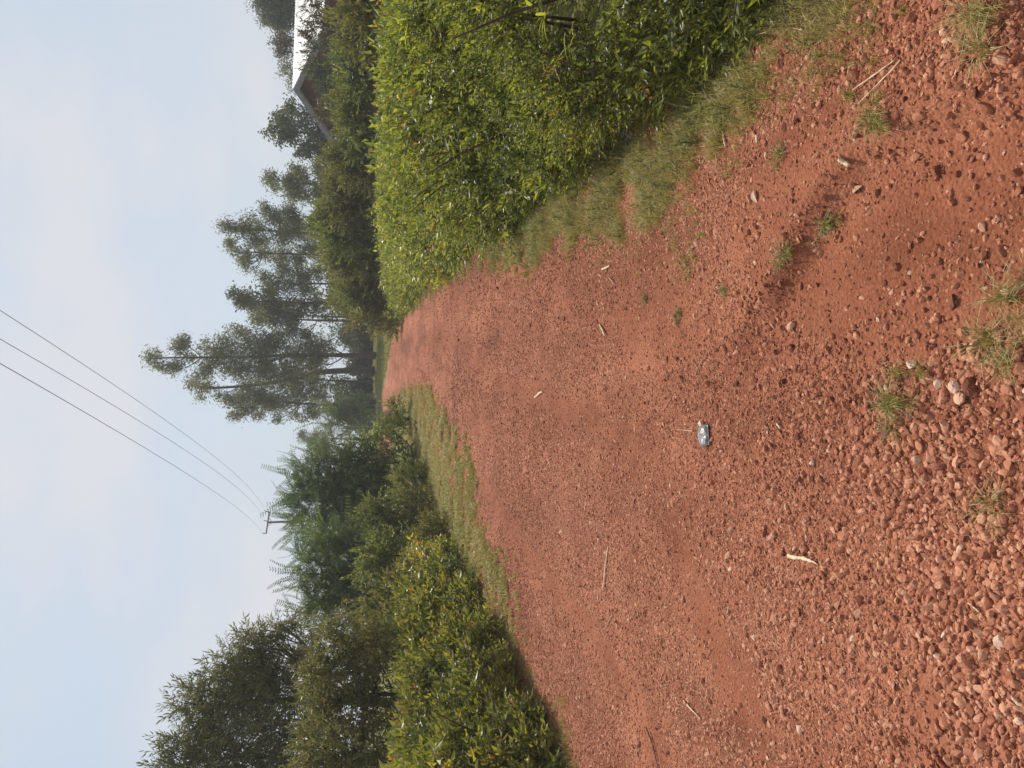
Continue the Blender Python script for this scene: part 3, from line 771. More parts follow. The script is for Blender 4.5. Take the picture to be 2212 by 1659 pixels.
def blade(mb, p, d, L, W, tint, sag=.35):
    d = nrm(np.asarray(d, float)); s = nrm(np.cross(d, np.array([.2, .3, 1.]))); V = []
    for k in range(8):
        t = k / 7; w = W * (math.sin(PI * min(.12 + .88 * t, 1)) ** .8) * .5 if k < 7 else 0.0006
        c = p + d * L * t - np.array([0, 0, 1]) * sag * L * t * t
        n = np.cross(d, s)
        V += [c - s * w + n * w * .3, c, c + s * w + n * w * .3]
    T = []
    for k in range(7):
        for j in range(2):
            a = k * 3 + j; T += [(a, a + 3, a + 4), (a, a + 4, a + 1)]
    mb.add(V, T, tint, 0, True)
for (px, py, n, L, W, ti) in [(1180, 25, 5, .17, .017, .84), (1240, 70, 4, .15, .016, .8), (1215, 130, 3, .13, .02, .92), (1620, 60, 4, .16, .022, .8), (1540, 130, 5, .12, .014, .85), (1350, 230, 6, .09, .010, .93), (1500, 160, 5, .09, .011, .8), (1330, 120, 4, .10, .014, .7), (1440, 210, 4, .09, .01, .6), (1585, 30, 4, .11, .014, .9), (905, 350, 4, .2, .02, .95), (935, 200, 4, .2, .02, .95), (1120, 410, 5, .22, .022, .85), (1230, 340, 5, .14, .018, .8), (880, 60, 4, .18, .02, .9), (1240, 420, 6, .16, .012, .6), (1290, 240, 5, .10, .014, .7), (1140, 300, 5, .13, .016, .75), (1060, 440, 5, .2, .02, .85)]:
    p = face_hit(px, py, .10)
    for k in range(n):
        blade(mb, p + rng.normal(0, .02, 3), np.array([-.35, rng.normal(0, .7), rng.uniform(.1, 1)]) + rng.normal(0, .3, 3), L * rng.uniform(.6, 1.1), W * rng.uniform(.7, 1.1), np.clip(ti + rng.normal(0, .05), 0, 1))
    stm = MB(); tube(stm, curve([p + np.array([.15, rng.normal(0, .05), -.25]), p + np.array([.06, 0, -.1]), p], 5), np.linspace(.004, .002, 5), 4); stm.build('shoot', M['twig'], hr)
mb.build('blade_leaves', [M['hedge']], hr)
for (a, b2, c2) in [((1800, 20), (1700, 60), (1600, 150)), ((1770, 90), (1690, 110), (1600, 130)), ((1400, 330), (1330, 345), (1260, 380)), ((1620, 10), (1560, 15), (1490, 60))]:
    stm = MB(); tube(stm, curve([face_hit(*a), face_hit(*b2), face_hit(*c2)], 8), np.linspace(.007, .003, 8), 6); stm.build('shoot', M['twig'], hr)

SPL_N = [T_sprig(9, .20, .10, .038, tj=.16, ang=(85, 40), jit=.4, droop=.25) for _ in range(8)] + [T_sprig(11, .17, .07, .03, tj=.16, ang=(88, 45), jit=.45, droop=.2) for _ in range(6)]
SPL_M = [T_sprig(10, .20, .09, .036, ang=(85, 40), jit=.45, tj=.16, droop=.2, fine=False) for _ in range(8)]
foot_l = [(1262, 1740), (1228, 1640), (1190, 1560), (1148, 1480), (1105, 1400), (1072, 1330), (1040, 1260), (1000, 1195), (950, 1135), (905, 1090)]
top_l = [(868, 1740), (864, 1640), (858, 1500), (850, 1400), (856, 1300), (846, 1200), (850, 1100)]
hedge('hedge', 'low yellowish green hedge with drying leaves on the left roadside', foot_l, top_l, -1, 1.5,
      [(2.4, 4.3, 240, SPL_N, .2), (4.3, 7.6, 330, SPL_N, .14), (4.3, 7.6, 110, SPL_N, .35), (7.6, 11, 240, SPL_M, .16), (7.6, 11, 80, SPL_M, .4), (11, 18, 150, SP_F, .18), (11, 18, 50, SP_F, .4)],
      'hedge_left', .10, SPL_N, SPL_M, SP_F, (2.6, 17.5), 200, lean=.55)

# ---------------------------------------------------------------- trees and bushes
TC = {'euc': [T_cloud(14, .34, .19, .05, .9) for _ in range(10)],
      'eucn': [T_cloud(14, .30, .15, .045, .5) for _ in range(8)],
      'broadfar': [T_cloud(14, .28, .17, .085, .3) for _ in range(8)],
      'narrow': [T_sprig(12, .34, .115, .024, fine=False, droop=.25, ang=(75, 35)) for _ in range(8)],
      'small': [T_sprig(12, .26, .055, .026, fine=False) for _ in range(8)],
      'mid': [T_sprig(11, .30, .085, .04, fine=False) for _ in range(8)],
      'frond': [T_frond(.58, 17, .085, .024, d) for d in (.35, .5, .65, .8, .9, 1.0)]}
def tarea(t):
    V, T = t['V'], t['T']; return .5 * np.linalg.norm(np.cross(V[T[:, 1]] - V[T[:, 0]], V[T[:, 2]] - V[T[:, 0]]), axis=1).sum()
def clumps_fill(mb, cl, Y, Ts, cover, tint, updir=.4, outw=.8, dscale=1.0, shell=2.0, tvar=.16, sc=(.75, 1.25), depth=1.0, grow=1.06, scat=.30):
    out = []; dens = cover / (np.mean([tarea(t) for t in Ts]) * np.mean(np.square(sc)))
    for c in cl:
        px, py, rv, rh = c[:4]; Yc = (c[4] if len(c) > 4 else Y) + rng.normal(0, .015) * Y * .6 * depth
        p = P(px, py, Yc); k = np.linalg.norm(p - EYE) / F
        g_ = grow; R = np.array([rh * k * g_, .5 * (rh + rv) * k * depth * g_, rv * k * g_]); out.append((p, R))
        area = PI * R[0] * R[2] * 2.2
        n = max(3, int(dens * area))
        # leaf tufts gather on sub-clusters, leaving gaps between them
        m = max(2, int(n / 14)); u = nrm(rng.normal(0, 1, (m, 3))) * (rng.random((m, 1)) ** (1 / shell))
        idx = rng.integers(0, m, n)
        q = u[idx] + rng.normal(0, scat, (n, 3)); pos = p + q * R
        d = nrm(nrm(q) * outw + rng.normal(0, .45, (n, 3)) + np.array([0, 0, updir]))
        ct = rng.normal(0, .10, m)
        scatter(mb, Ts, pos, d, rng.uniform(*sc, n), np.clip(tint + ct[idx] + rng.normal(0, tvar, n), .02, .98))
    return out
def branches(mb, trunk, cl, r0, sub=3):
    for p, R in cl:
        z = p[2] - R[2] * .9; k = int(np.argmin(np.abs(trunk[:, 2] - (z - .5 * abs(np.linalg.norm(trunk[:, :2] - p[:2], axis=1).min())))))
        a = trunk[min(k, len(trunk) - 2)]; mid = a * .45 + p * .55 + np.array([0, 0, -.12 * np.linalg.norm(p - a)])
        L = np.linalg.norm(p - a); r = min(r0 * .45, .012 + .02 * L)
        c = curve([a, mid, p], 7); tube(mb, c, np.linspace(r, r * .35, 7), 5)
        for _ in range(sub):
            e = p + nrm(rng.normal(0, 1, 3)) * R * .85; s = c[rng.integers(3, 6)]
            tube(mb, curve([s, (s + e) / 2 + np.array([0, 0, .05 * L]), e], 5), np.linspace(r * .45, r * .15, 5), 4)
def tree(name, label, cat, Y, trunks, cl, Ts, mat, dens, tint=.45, r0=.12, group=None, base=None, **kw):
    tw = []
    for t in trunks:
        c = curve([P(q[0], q[1], Y + (q[2] if len(q) > 2 else 0)) for q in t], 14)
        c[0, 2] = min(c[0, 2], float(zt(0, c[0, 1]))) - .05; tw.append(c)
    b0 = tw[0][0]
    root = thing(name, (b0[0], b0[1], float(zt(0, b0[1]))), label, cat, group)
    mb = MB(); ends = clumps_fill(mb, cl, Y, Ts, dens, tint, **kw)
    mb.build('crown', [M[mat], M['twig']], root)
    tb = MB()
    for i, c in enumerate(tw):
        r = r0 * (1 if i == 0 else .75); tube(tb, c, np.linspace(r, r * .22, len(c)) * (1 + np.r_[.5, .15, np.zeros(len(c) - 2)]), 9)
    near = [[] for _ in tw]
    for e in ends: near[int(np.argmin([np.linalg.norm(c[:, :2] - e[0][:2], axis=1).min() for c in tw]))].append(e)
    for c, es in zip(tw, near): branches(tb, c, es, r0)
    tb.build('trunk', M['bark'], root)
    return root
GT = 'eucalyptus and other trees at the end of the road'
tree('eucalyptus_tree', 'tallest eucalyptus, with a thin ragged top above all other trees', 'tree', 44,
     [[(808, 768), (640, 767), (500, 772), (400, 772), (322, 774)]],
     [(330, 776, 18, 14), (352, 790, 16, 14), (372, 748, 20, 15), (385, 800, 20, 15), (392, 742, 16, 12), (405, 775, 14, 10), (425, 805, 16, 18), (440, 745, 12, 9), (455, 790, 20, 22), (462, 755, 16, 16), (495, 760, 34, 36), (500, 805, 32, 26), (530, 728, 20, 14), (505, 706, 10, 8), (550, 785, 42, 44), (590, 745, 40, 40), (600, 812, 36, 34), (645, 775, 36, 50), (685, 745, 30, 36), (690, 795, 26, 38)],
     TC['euc'], 'euc', 1.8, .5, .15, GT, updir=-.1, shell=2.2)
tree('eucalyptus_tree', 'eucalyptus with a stout brown trunk beside the tallest tree', 'tree', 46,
     [[(808, 801), (700, 803), (600, 825), (500, 836), (425, 838)]],
     [(412, 834, 13, 10), (432, 848, 16, 14), (452, 838, 14, 12), (480, 852, 16, 10), (520, 842, 22, 18), (550, 852, 28, 24), (595, 858, 32, 24), (640, 845, 32, 34), (690, 838, 26, 34)],
     TC['euc'], 'euc', 1.7, .5, .21, GT, updir=-.1)
tree('eucalyptus_tree', 'leaning eucalyptus with loose hanging twigs, leftmost of the tall ones', 'tree', 45,
     [[(806, 867), (730, 876), (660, 872), (570, 866), (505, 872)]],
     [(497, 868, 13, 14), (510, 890, 16, 12), (535, 880, 22, 18), (556, 898, 16, 8), (585, 868, 28, 20), (608, 903, 13, 9), (632, 898, 12, 8), (655, 908, 9, 8), (620, 872, 22, 14), (690, 893, 16, 12), (663, 885, 14, 12)],
     TC['euc'], 'euc', 2.0, .46, .09, GT, updir=-.1)
tree('eucalyptus_tree', 'slim pale trunk leaning behind the leftmost tall eucalyptus', 'tree', 48,
     [[(806, 826), (720, 822), (640, 818)]], [(640, 818, 20, 18), (680, 822, 18, 20)], TC['euc'], 'euc', 1.6, .45, .09, GT, updir=-.1)
tree('twin_trunk_tree', 'tree with twin bare trunks against the sky beside the tallest tree', 'tree', 43,
     [[(800, 693), (700, 692), (640, 690), (590, 686)], [(800, 686), (690, 683), (640, 676), (590, 660)]],
     [(560, 685, 22, 18), (590, 700, 22, 18), (600, 672, 24, 18), (625, 712, 18, 18), (625, 690, 14, 16), (545, 668, 16, 16), (660, 722, 14, 14)],
     TC['euc'], 'euc', 2.05, .5, .10, GT, updir=-.1)
tree('rounded_tree', 'dark tree with a rounded crown and grey green top, left of a slim trunk', 'tree', 42,
     [[(800, 655), (700, 655), (600, 652), (520, 650)]],
     [(508, 652, 14, 12), (522, 636, 16, 16), (535, 660, 20, 18), (565, 650, 26, 28), (600, 655, 26, 26), (640, 658, 28, 24), (680, 650, 26, 28), (720, 665, 24, 24)],
     TC['broadfar'], 'euc', 2.05, .35, .11, GT)
tree('slim_tree', 'tree with a single slim trunk and spotted open crown', 'tree', 41,
     [[(800, 613), (700, 613), (620, 612), (570, 610)]],
     [(572, 600, 14, 14), (580, 622, 18, 16), (600, 590, 18, 16), (620, 615, 24, 24), (650, 600, 22, 22), (660, 632, 18, 16), (685, 600, 14, 18)],
     TC['eucn'], 'euc', 2.05, .45, .08, GT)
tree('bent_tree', 'tree with an overhanging bough that droops towards the left', 'tree', 42,
     [[(795, 552), (700, 551), (620, 548), (530, 545)]],
     [(506, 545, 10, 12), (520, 562, 12, 12), (535, 576, 12, 9), (548, 583, 8, 6), (530, 545, 14, 14), (570, 550, 18, 16), (610, 545, 22, 20), (645, 560, 18, 20), (680, 545, 18, 22)],
     TC['eucn'], 'euc', 2.0, .45, .08, GT)
tree('pointed_tree', 'bluish tree with a pointed leaning top, tallest right of the bent tree', 'tree', 40,
     [[(795, 500), (680, 502), (580, 498), (490, 490)]],
     [(480, 488, 11, 10), (497, 500, 14, 14), (505, 525, 12, 14), (525, 500, 18, 20), (550, 480, 18, 18), (560, 520, 20, 20), (590, 462, 20, 20), (600, 500, 24, 26), (640, 480, 26, 28), (645, 520, 24, 24), (690, 500, 24, 30), (570, 445, 10, 10), (620, 445, 16, 14)],
     TC['eucn'], 'euc', 2.05, .4, .11, GT)
tree('broad_tree', 'broad tree between the pointed tree and the gabled house', 'tree', 38,
     [[(790, 398), (700, 398), (640, 395), (595, 388)]],
     [(586, 375, 13, 14), (592, 398, 14, 14), (610, 385, 16, 20), (625, 410, 18, 18), (650, 385, 20, 24), (660, 425, 18, 18), (690, 400, 20, 26), (635, 360, 12, 10), (690, 360, 16, 16)],
     TC['eucn'], 'euc', 2.05, .42, .11, GT)
tree('dense_tree', 'dense dark tree with a thin spike on top, left of the house gable', 'tree', 40,
     [[(790, 292), (700, 290), (650, 286), (600, 284)]],
     [(584, 288, 9, 5), (598, 282, 10, 9), (612, 262, 14, 16), (615, 296, 14, 16), (630, 240, 16, 14), (640, 275, 22, 26), (655, 310, 20, 18), (668, 250, 18, 20), (680, 290, 22, 30), (700, 325, 18, 20), (650, 332, 12, 10), (715, 290, 20, 30)],
     TC['broadfar'], 'dark', 2.8, .5, .13, GT)
tree('dark_tree', 'dark tree rising behind the shiny roof at the right end', 'tree', 42,
     [[(790, 20), (700, 20), (640, 22), (590, 25)]],
     [(568, 30, 14, 16), (575, 5, 16, 16), (590, 42, 16, 14), (600, 15, 20, 22), (580, -25, 22, 22), (622, 40, 18, 18), (630, 5, 22, 26), (620, -35, 26, 26), (605, 58, 10, 8), (560, 12, 9, 9)],
     TC['eucn'], 'dark', 2.8, .5, .13, GT)
tree('thin_tree', 'medium brownish tree behind the shiny roof, next to the dark one', 'tree', 40,
     [[(790, 100), (700, 100), (640, 98), (610, 96)]],
     [(594, 88, 10, 10), (600, 108, 12, 12), (618, 76, 14, 12), (625, 100, 16, 16), (640, 118, 10, 10), (645, 85, 14, 16)],
     TC['eucn'], 'brownleaf', 1.9, .25, .08, GT)
tree('sparse_tree', 'small sparse see-through tree above the roof ridge', 'tree', 39,
     [[(790, 168), (700, 166), (650, 164), (610, 160)]],
     [(606, 150, 8, 9), (614, 138, 8, 8), (616, 160, 9, 10), (626, 150, 8, 12), (628, 180, 8, 8), (634, 196, 7, 8)],
     TC['eucn'], 'euc', 1.2, .45, .05, GT)
# undergrowth beyond the road
GU = 'dark bushes beneath the tall trees'
for px, py, rv, rh, lab, Y in [(758, 715, 34, 26, 'dark green bush behind the twin bare trunks', 50), (770, 765, 30, 34, 'dark bush behind the base of the tallest tree', 52), (762, 838, 36, 34, 'mottled green bush behind the slim leaning trunks', 52), (762, 892, 42, 26, 'dark bush at the far left end of the tall tree row', 47), (735, 880, 22, 16, 'lighter loose bush above the dark bush at the row end', 50)]:
    tree('bush', lab, 'bush', Y, [[(808, py), (790, py + 2), (px, py)]], [(px, py, rv, rh), (px + 14, py - rh * .6, rv * .6, rh * .6), (px + 14, py + rh * .6, rv * .6, rh * .6), (px + 25, py, rv * .6, rh)], TC['broadfar'], 'dark', 2.8, .55, .06, GU)
for px, py, rv, rh, lab, Y in [(735, 375, 42, 46, 'dark undergrowth bush beneath the broad tree', 46), (732, 465, 44, 50, 'dark undergrowth bush beneath the pointed tree', 47), (735, 555, 42, 46, 'dark undergrowth bush beneath the bent tree', 47), (748, 640, 36, 42, 'dark undergrowth bush beneath the rounded tree', 48)]:
    tree('bush', lab, 'bush', Y, [[(808, py), (790, py + 2), (px, py)]], [(px, py, rv, rh), (px - 18, py - rh * .4, rv * .5, rh * .5), (px + 14, py - rh * .6, rv * .7, rh * .6), (px + 14, py + rh * .6, rv * .7, rh * .6), (px + 30, py, rv * .6, rh)], TC['broadfar'], 'dark', 2.4, .6, .06, GU)
tree('small_tree', 'small far tree standing alone above the left bushes', 'tree', 78,
     [[(800, 950), (740, 948), (690, 948), (665, 946)]], [(655, 946, 9, 13), (668, 955, 8, 10), (682, 940, 10, 9), (690, 958, 10, 9), (700, 945, 8, 14)], TC['euc'], 'dark', 2.6, .4, .12)
# second row of bushes behind the right hedge
GB = 'bushes behind the right hedge'
ROW = [(744, -10, 'olive bush behind the hedge at the right edge of the picture', 'olive', 15), (744, 62, 'olive bush behind the hedge in front of the shiny roof', 'olive', 16), (744, 135, 'dull green bush behind the hedge below the roof eave', 'broad', 17), (746, 205, 'olive bush behind the hedge in front of the brown gable wall', 'olive', 18), (744, 280, 'leafy bush behind the hedge hiding the foot of the sloping fascia', 'broad', 18), (732, 350, 'rounded bush behind the hedge below the broad tree', 'olive', 19), (708, 425, 'large olive bush behind the hedge left of the broad tree', 'olive', 20), (690, 492, 'tallest light green bush behind the hedge, below the pointed tree', 'broad', 21), (712, 556, 'bush behind the hedge below the drooping bough', 'olive', 22), (735, 612, 'lower bush behind the hedge under the slim trunk', 'broad', 23)]
for tp, py, lab, mt, Y in ROW:
    h = 812 - tp
    tree('bush', lab, 'bush', Y, [[(835, py), (790, py), (tp + 25, py + 4)]],
         [(tp + 18, py, 18, 30), (tp + 26, py - 28, 18, 22), (tp + 28, py + 26, 18, 22), (tp + h * .5, py - 18, h * .3, 32), (tp + h * .55, py + 22, h * .3, 30), (tp + h * .85, py, h * .3, 42), (tp + 6, py + rng.integers(-16, 16), 9, 10)],
         TC['mid'] if Y < 19 else TC['mid'], mt, 3.2, .5, .04, GB, sc=(1.0, 1.6))
tree('bush', 'feathery light bush at the far end of the right hedge', 'bush', 24,
     [[(866, 665), (820, 662), (770, 655)]],
     [(752, 640, 22, 24), (775, 668, 22, 22), (768, 615, 22, 22), (800, 690, 22, 20), (806, 650, 26, 26), (835, 672, 22, 24), (846, 700, 12, 16), (800, 622, 24, 20)],
     TC['mid'], 'olive', 3.0, .6, .04, sc=(1.0, 1.7))
tree('bush', 'dark bush low in front of the brown gable wall of the house', 'bush', 25.5,
     [[(820, 170), (780, 170), (720, 172)]], [(690, 118, 11, 14), (676, 150, 9, 12), (700, 140, 12, 16), (712, 168, 16, 22), (722, 140, 14, 22), (722, 205, 16, 20), (740, 170, 20, 32), (745, 225, 16, 18)], TC['mid'], 'dark', 3.0, .4, .04, sc=(1.1, 1.8))
tree('bush', 'thin brown twiggy bush partly covering the shiny roof', 'bush', 24,
     [[(815, 60), (760, 60), (690, 62)]], [(672, 55, 11, 14), (684, 88, 11, 14), (684, 24, 12, 16), (694, 60, 12, 22), (662, 12, 9, 12), (706, 100, 10, 14), (716, 40, 16, 34)], TC['mid'], 'brownleaf', 1.8, .3, .03, sc=(1.0, 1.6))

tree('bush', 'small rusty orange bush against the brown gable wall', 'bush', 27,
     [[(800, 262), (750, 262), (690, 260)]], [(700, 246, 9, 10), (712, 258, 10, 10), (722, 246, 11, 12)], TC['mid'], 'brownleaf', 2.2, .75, .03, sc=(1.0, 1.6))
# left side
for px, py, Y, mt, lab in [(925, 1085, 14.5, 'olive', 'low weedy shrub at the far tip of the left hedge'), (890, 1045, 16.0, 'broad', 'low shrub between the grass mat and the dark bush'), (965, 1145, 12.5, 'olive', 'low shrub where the left hedge meets the grass mat')]:
    tree('shrub', lab, 'shrub', Y, [[(px + 40, py), (px + 20, py), (px, py)]], [(px, py, 26, 26), (px - 22, py + 14, 18, 22), (px + 18, py - 16, 18, 22), (px + 26, py + 14, 16, 26), (px - 30, py - 8, 14, 16)], TC['small'], mt, 2.6, .6, .015, 'low shrubs by the grass mat', sc=(.8, 1.4))
for px, py, rv, rh, Y, mt, lab in [(835, 1120, 34, 36, 15, 'broad', 'green bush between the grass mat bush and the feathery trees'), (835, 1200, 36, 36, 13.5, 'broad', 'green bush filling the gap under the grey green feathery tree'), (838, 1290, 34, 40, 12, 'olive', 'yellowish bush behind the middle of the left hedge'), (840, 1365, 34, 34, 11, 'olive', 'olive bush behind the left hedge next to the narrow-leaved tree')]:
    tree('bush', lab, 'bush', Y, [[(930, py), (880, py), (px, py)]], [(px - 20, py, rv * .55, rh * .7), (px, py - rh * .5, rv * .8, rh * .6), (px, py + rh * .5, rv * .8, rh * .6), (px + 30, py, rv, rh), (px - 26, py + rng.integers(-20, 20), 10, 12)], TC['mid'], mt, 3.0, .5, .03, 'bushes behind the left hedge', sc=(.8, 1.3))
tree('feathery_tree', 'feathery tree with long drooping fronds in front of the power pole', 'tree', 19,
     [[(880, 1085), (800, 1080), (720, 1080), (660, 1085)]],
     [(654, 1025, 16, 22), (652, 1075, 14, 26), (672, 1128, 14, 28), (668, 1100, 26, 40), (690, 1040, 26, 36), (712, 1085, 32, 44), (735, 1030, 26, 36), (715, 1140, 26, 26), (755, 1075, 32, 44), (770, 1125, 26, 28), (795, 1090, 28, 34), (800, 1140, 26, 30), (780, 1040, 26, 26)],
     TC['frond'], 'frond', 3.4, .40, .06, 'feathery trees on the left', updir=-.05, outw=1.1, sc=(.8, 1.35))
tree('feathery_tree', 'grey green feathery tree left of the one before the power pole', 'tree', 15.5,
     [[(900, 1245), (800, 1240), (720, 1240), (665, 1240)]],
     [(664, 1195, 16, 22), (660, 1240, 14, 26), (665, 1285, 16, 24), (668, 1325, 18, 18), (690, 1215, 28, 34), (695, 1275, 28, 34), (740, 1200, 30, 34), (745, 1260, 32, 36), (760, 1320, 30, 26), (790, 1225, 30, 34), (805, 1290, 30, 36), (830, 1340, 22, 20), (840, 1240, 24, 30), (820, 1190, 26, 30), (770, 1165, 30, 26), (720, 1165, 26, 22)],
     TC['frond'], 'frond', 3.6, .52, .06, 'feathery trees on the left', updir=-.05, outw=1.1, sc=(.75, 1.25))
tree('feathery_bush', 'feathery pale green bush beyond the road bend below the small far tree', 'bush', 40,
     [[(808, 925), (780, 925), (730, 925)]], [(718, 950, 18, 22), (735, 920, 20, 20), (765, 900, 22, 14), (770, 935, 26, 26), (745, 975, 26, 22), (790, 905, 16, 16)], TC['frond'], 'frond', 2.6, .7, .06, sc=(1.8, 3))
tree('bush', 'dark green bush by the grass mat at the left of the bend', 'bush', 18.5,
     [[(896, 1000), (850, 1000), (780, 1010)]],
     [(752, 1015, 20, 24), (765, 985, 20, 22), (770, 1055, 22, 26), (795, 960, 22, 20), (800, 1010, 26, 30), (820, 1060, 26, 26), (840, 975, 26, 26), (850, 1025, 28, 30), (870, 990, 22, 26), (868, 1060, 20, 22), (848, 930, 18, 20)],
     TC['mid'], 'broad', 3.2, .42, .04, sc=(.8, 1.3))
tree('bush', 'lowest leafy bush at the tip of the grass mat beside the far road', 'bush', 20,
     [[(888, 905), (860, 905), (835, 908)]], [(835, 905, 12, 18), (850, 890, 14, 16), (858, 915, 18, 20), (872, 900, 12, 16), (828, 928, 12, 14)], TC['mid'], 'broad', 3.0, .6, .03, sc=(.8, 1.3))
tree('leafy_tree', 'large dense narrow-leaved tree rising at the left edge', 'tree', 13,
     [[(900, 1520), (760, 1515), (620, 1512), (500, 1520), (420, 1530)], [(900, 1640), (760, 1640), (600, 1635), (420, 1640)]],
     [(612, 1352, 22, 16), (575, 1372, 26, 20), (540, 1400, 28, 22), (500, 1428, 26, 20), (468, 1452, 20, 18), (445, 1490, 22, 22), (398, 1520, 16, 12), (420, 1545, 16, 14), (450, 1535, 20, 24), (398, 1592, 14, 12), (425, 1585, 20, 20), (380, 1622, 14, 14), (366, 1658, 14, 14), (395, 1650, 22, 22),
      (620, 1400, 40, 34), (560, 1440, 40, 36), (510, 1480, 36, 34), (620, 1470, 44, 38), (560, 1520, 44, 40), (490, 1550, 36, 36), (630, 1545, 44, 40), (560, 1595, 44, 40), (480, 1620, 44, 40), (640, 1620, 44, 44), (540, 1665, 50, 40), (430, 1670, 44, 36), (650, 1690, 50, 40), (690, 1440, 30, 40)],
     TC['narrow'], 'euc', 3.4, .62, .09, updir=.2, sc=(.8, 1.2))
tree('bush', 'olive bush between the left hedge and the narrow-leaved tree', 'bush', 10,
     [[(930, 1500), (850, 1500), (720, 1500)]],
     [(700, 1400, 24, 30), (715, 1360, 22, 24), (695, 1470, 26, 36), (690, 1540, 26, 36), (760, 1380, 36, 34), (760, 1450, 38, 40), (760, 1530, 40, 42), (820, 1400, 34, 36), (830, 1480, 34, 44), (835, 1560, 34, 44)],
     TC['small'], 'olive', 3.2, .5, .04, 'olive bushes at the left edge', sc=(.8, 1.3))
tree('bush', 'olive bush cut by the left edge of the picture', 'bush', 9.5,
     [[(940, 1650), (850, 1650), (720, 1650)]],
     [(690, 1610, 26, 36), (700, 1670, 30, 36), (760, 1620, 40, 42), (770, 1690, 40, 40), (830, 1640, 34, 44)],
     TC['small'], 'olive', 3.2, .55, .04, 'olive bushes at the left edge', sc=(.8, 1.3))

# ---------------------------------------------------------------- house
def house():
    A = np.array([11.9, 31.0]); gd = nrm(np.array([-2.2, 7.0])); rd = np.array([gd[1], -gd[0]])
    zr, ze, half, Lr = 4.36, 2.95, 3.65, 12.0
    w = half - .45
    root = thing('house', (*(A + rd * Lr * .5), float(zt(0, 32))), 'house with a shiny metal roof and dark brown gable wall among trees', 'house')
    p3 = lambda a, b, z: np.array([*(A + gd * a + rd * b), z])
    iron = plain('iron_sheet', [(.3, (.50, .49, .47)), (.5, (.60, .59, .57)), (.7, (.68, .67, .66))], .5, .5, 1.2, 0, .15)
    fas = plain('fascia_board', [(.3, (.16, .16, .165)), (.7, (.22, .22, .225))], .7, .3, 4)
    mud = plain('mud_wall', [(.3, (.085, .04, .028)), (.7, (.13, .062, .042))], .95, .1, 2)
    zg = float(zt(0, 30)) - .2
    mb = MB(); e = .45; zw = zr - (zr - ze) * (w / half) - .06
    for b0, b1 in ((e, e + .2),):
        f = [p3(-w, b0, zg), p3(w, b0, zg), p3(w, b0, zw), p3(0, b0, zr - .08), p3(-w, b0, zw)]
        k = [p + np.array([*(rd * (Lr - 2 * e)), 0]) for p in f]
        V = f + k; T = [(0, 1, 2), (0, 2, 4), (4, 2, 3), (5, 7, 6), (5, 9, 7), (9, 8, 7)]
        for i, j in ((0, 1), (1, 2), (4, 0)): T += [(i, i + 5, j + 5), (i, j + 5, j)]
        mb.add(V, T)
    mb.build('wall', mud, root)
    mb = MB()                                                       # corrugated roof: two slopes with real waves and thickness
    nb = 160
    for sg in (-1, 1):
        for top in (0, 1):
            V = []
            for i in range(nb + 1):
                b = Lr * i / nb; wv = .014 * math.sin(i * PI)  + .012 * (1 if i % 2 else -1)
                for t in np.linspace(0, 1, 4): V.append(p3(sg * half * t, b, zr - (zr - ze) * t + wv - .03 * (1 - top)))
            T = []
            for i in range(nb):
                for j in range(3):
                    a = i * 4 + j; q = [(a, a + 1, a + 5), (a, a + 5, a + 4)]
                    T += q if (sg > 0) == bool(top) else [x[::-1] for x in q]
            mb.add(V, T, .5, 0, False)
    rf = mb.build('roof', iron, root)
    mb = MB()
    for t0 in (-1,):
        V = []
        for i in range(2):
            for s_ in (-.16, 0, .16): V.append(p3(s_, Lr * i, zr + .035 - abs(s_) * .35))
        mb.add(V, [(0, 1, 4), (0, 4, 3), (1, 2, 5), (1, 5, 4)])
    mb.build('ridge_cap', iron, rf)
    for sg in (-1, 1):
        mb = MB(); V = []
        for t in (0.0, 1.0):
            z = zr - (zr - ze) * t
            for db in (-.03, 0): 
                for dz in (-.04, -.26): V.append(p3(sg * half * t, db - .004, z + dz))
        T = [(0, 4, 5), (0, 5, 1), (2, 3, 7), (2, 7, 6), (0, 2, 6), (0, 6, 4), (1, 5, 7), (1, 7, 3), (0, 1, 3), (0, 3, 2), (4, 6, 7), (4, 7, 5)]
        mb.add(V, T); mb.build('fascia', fas, root)
house()

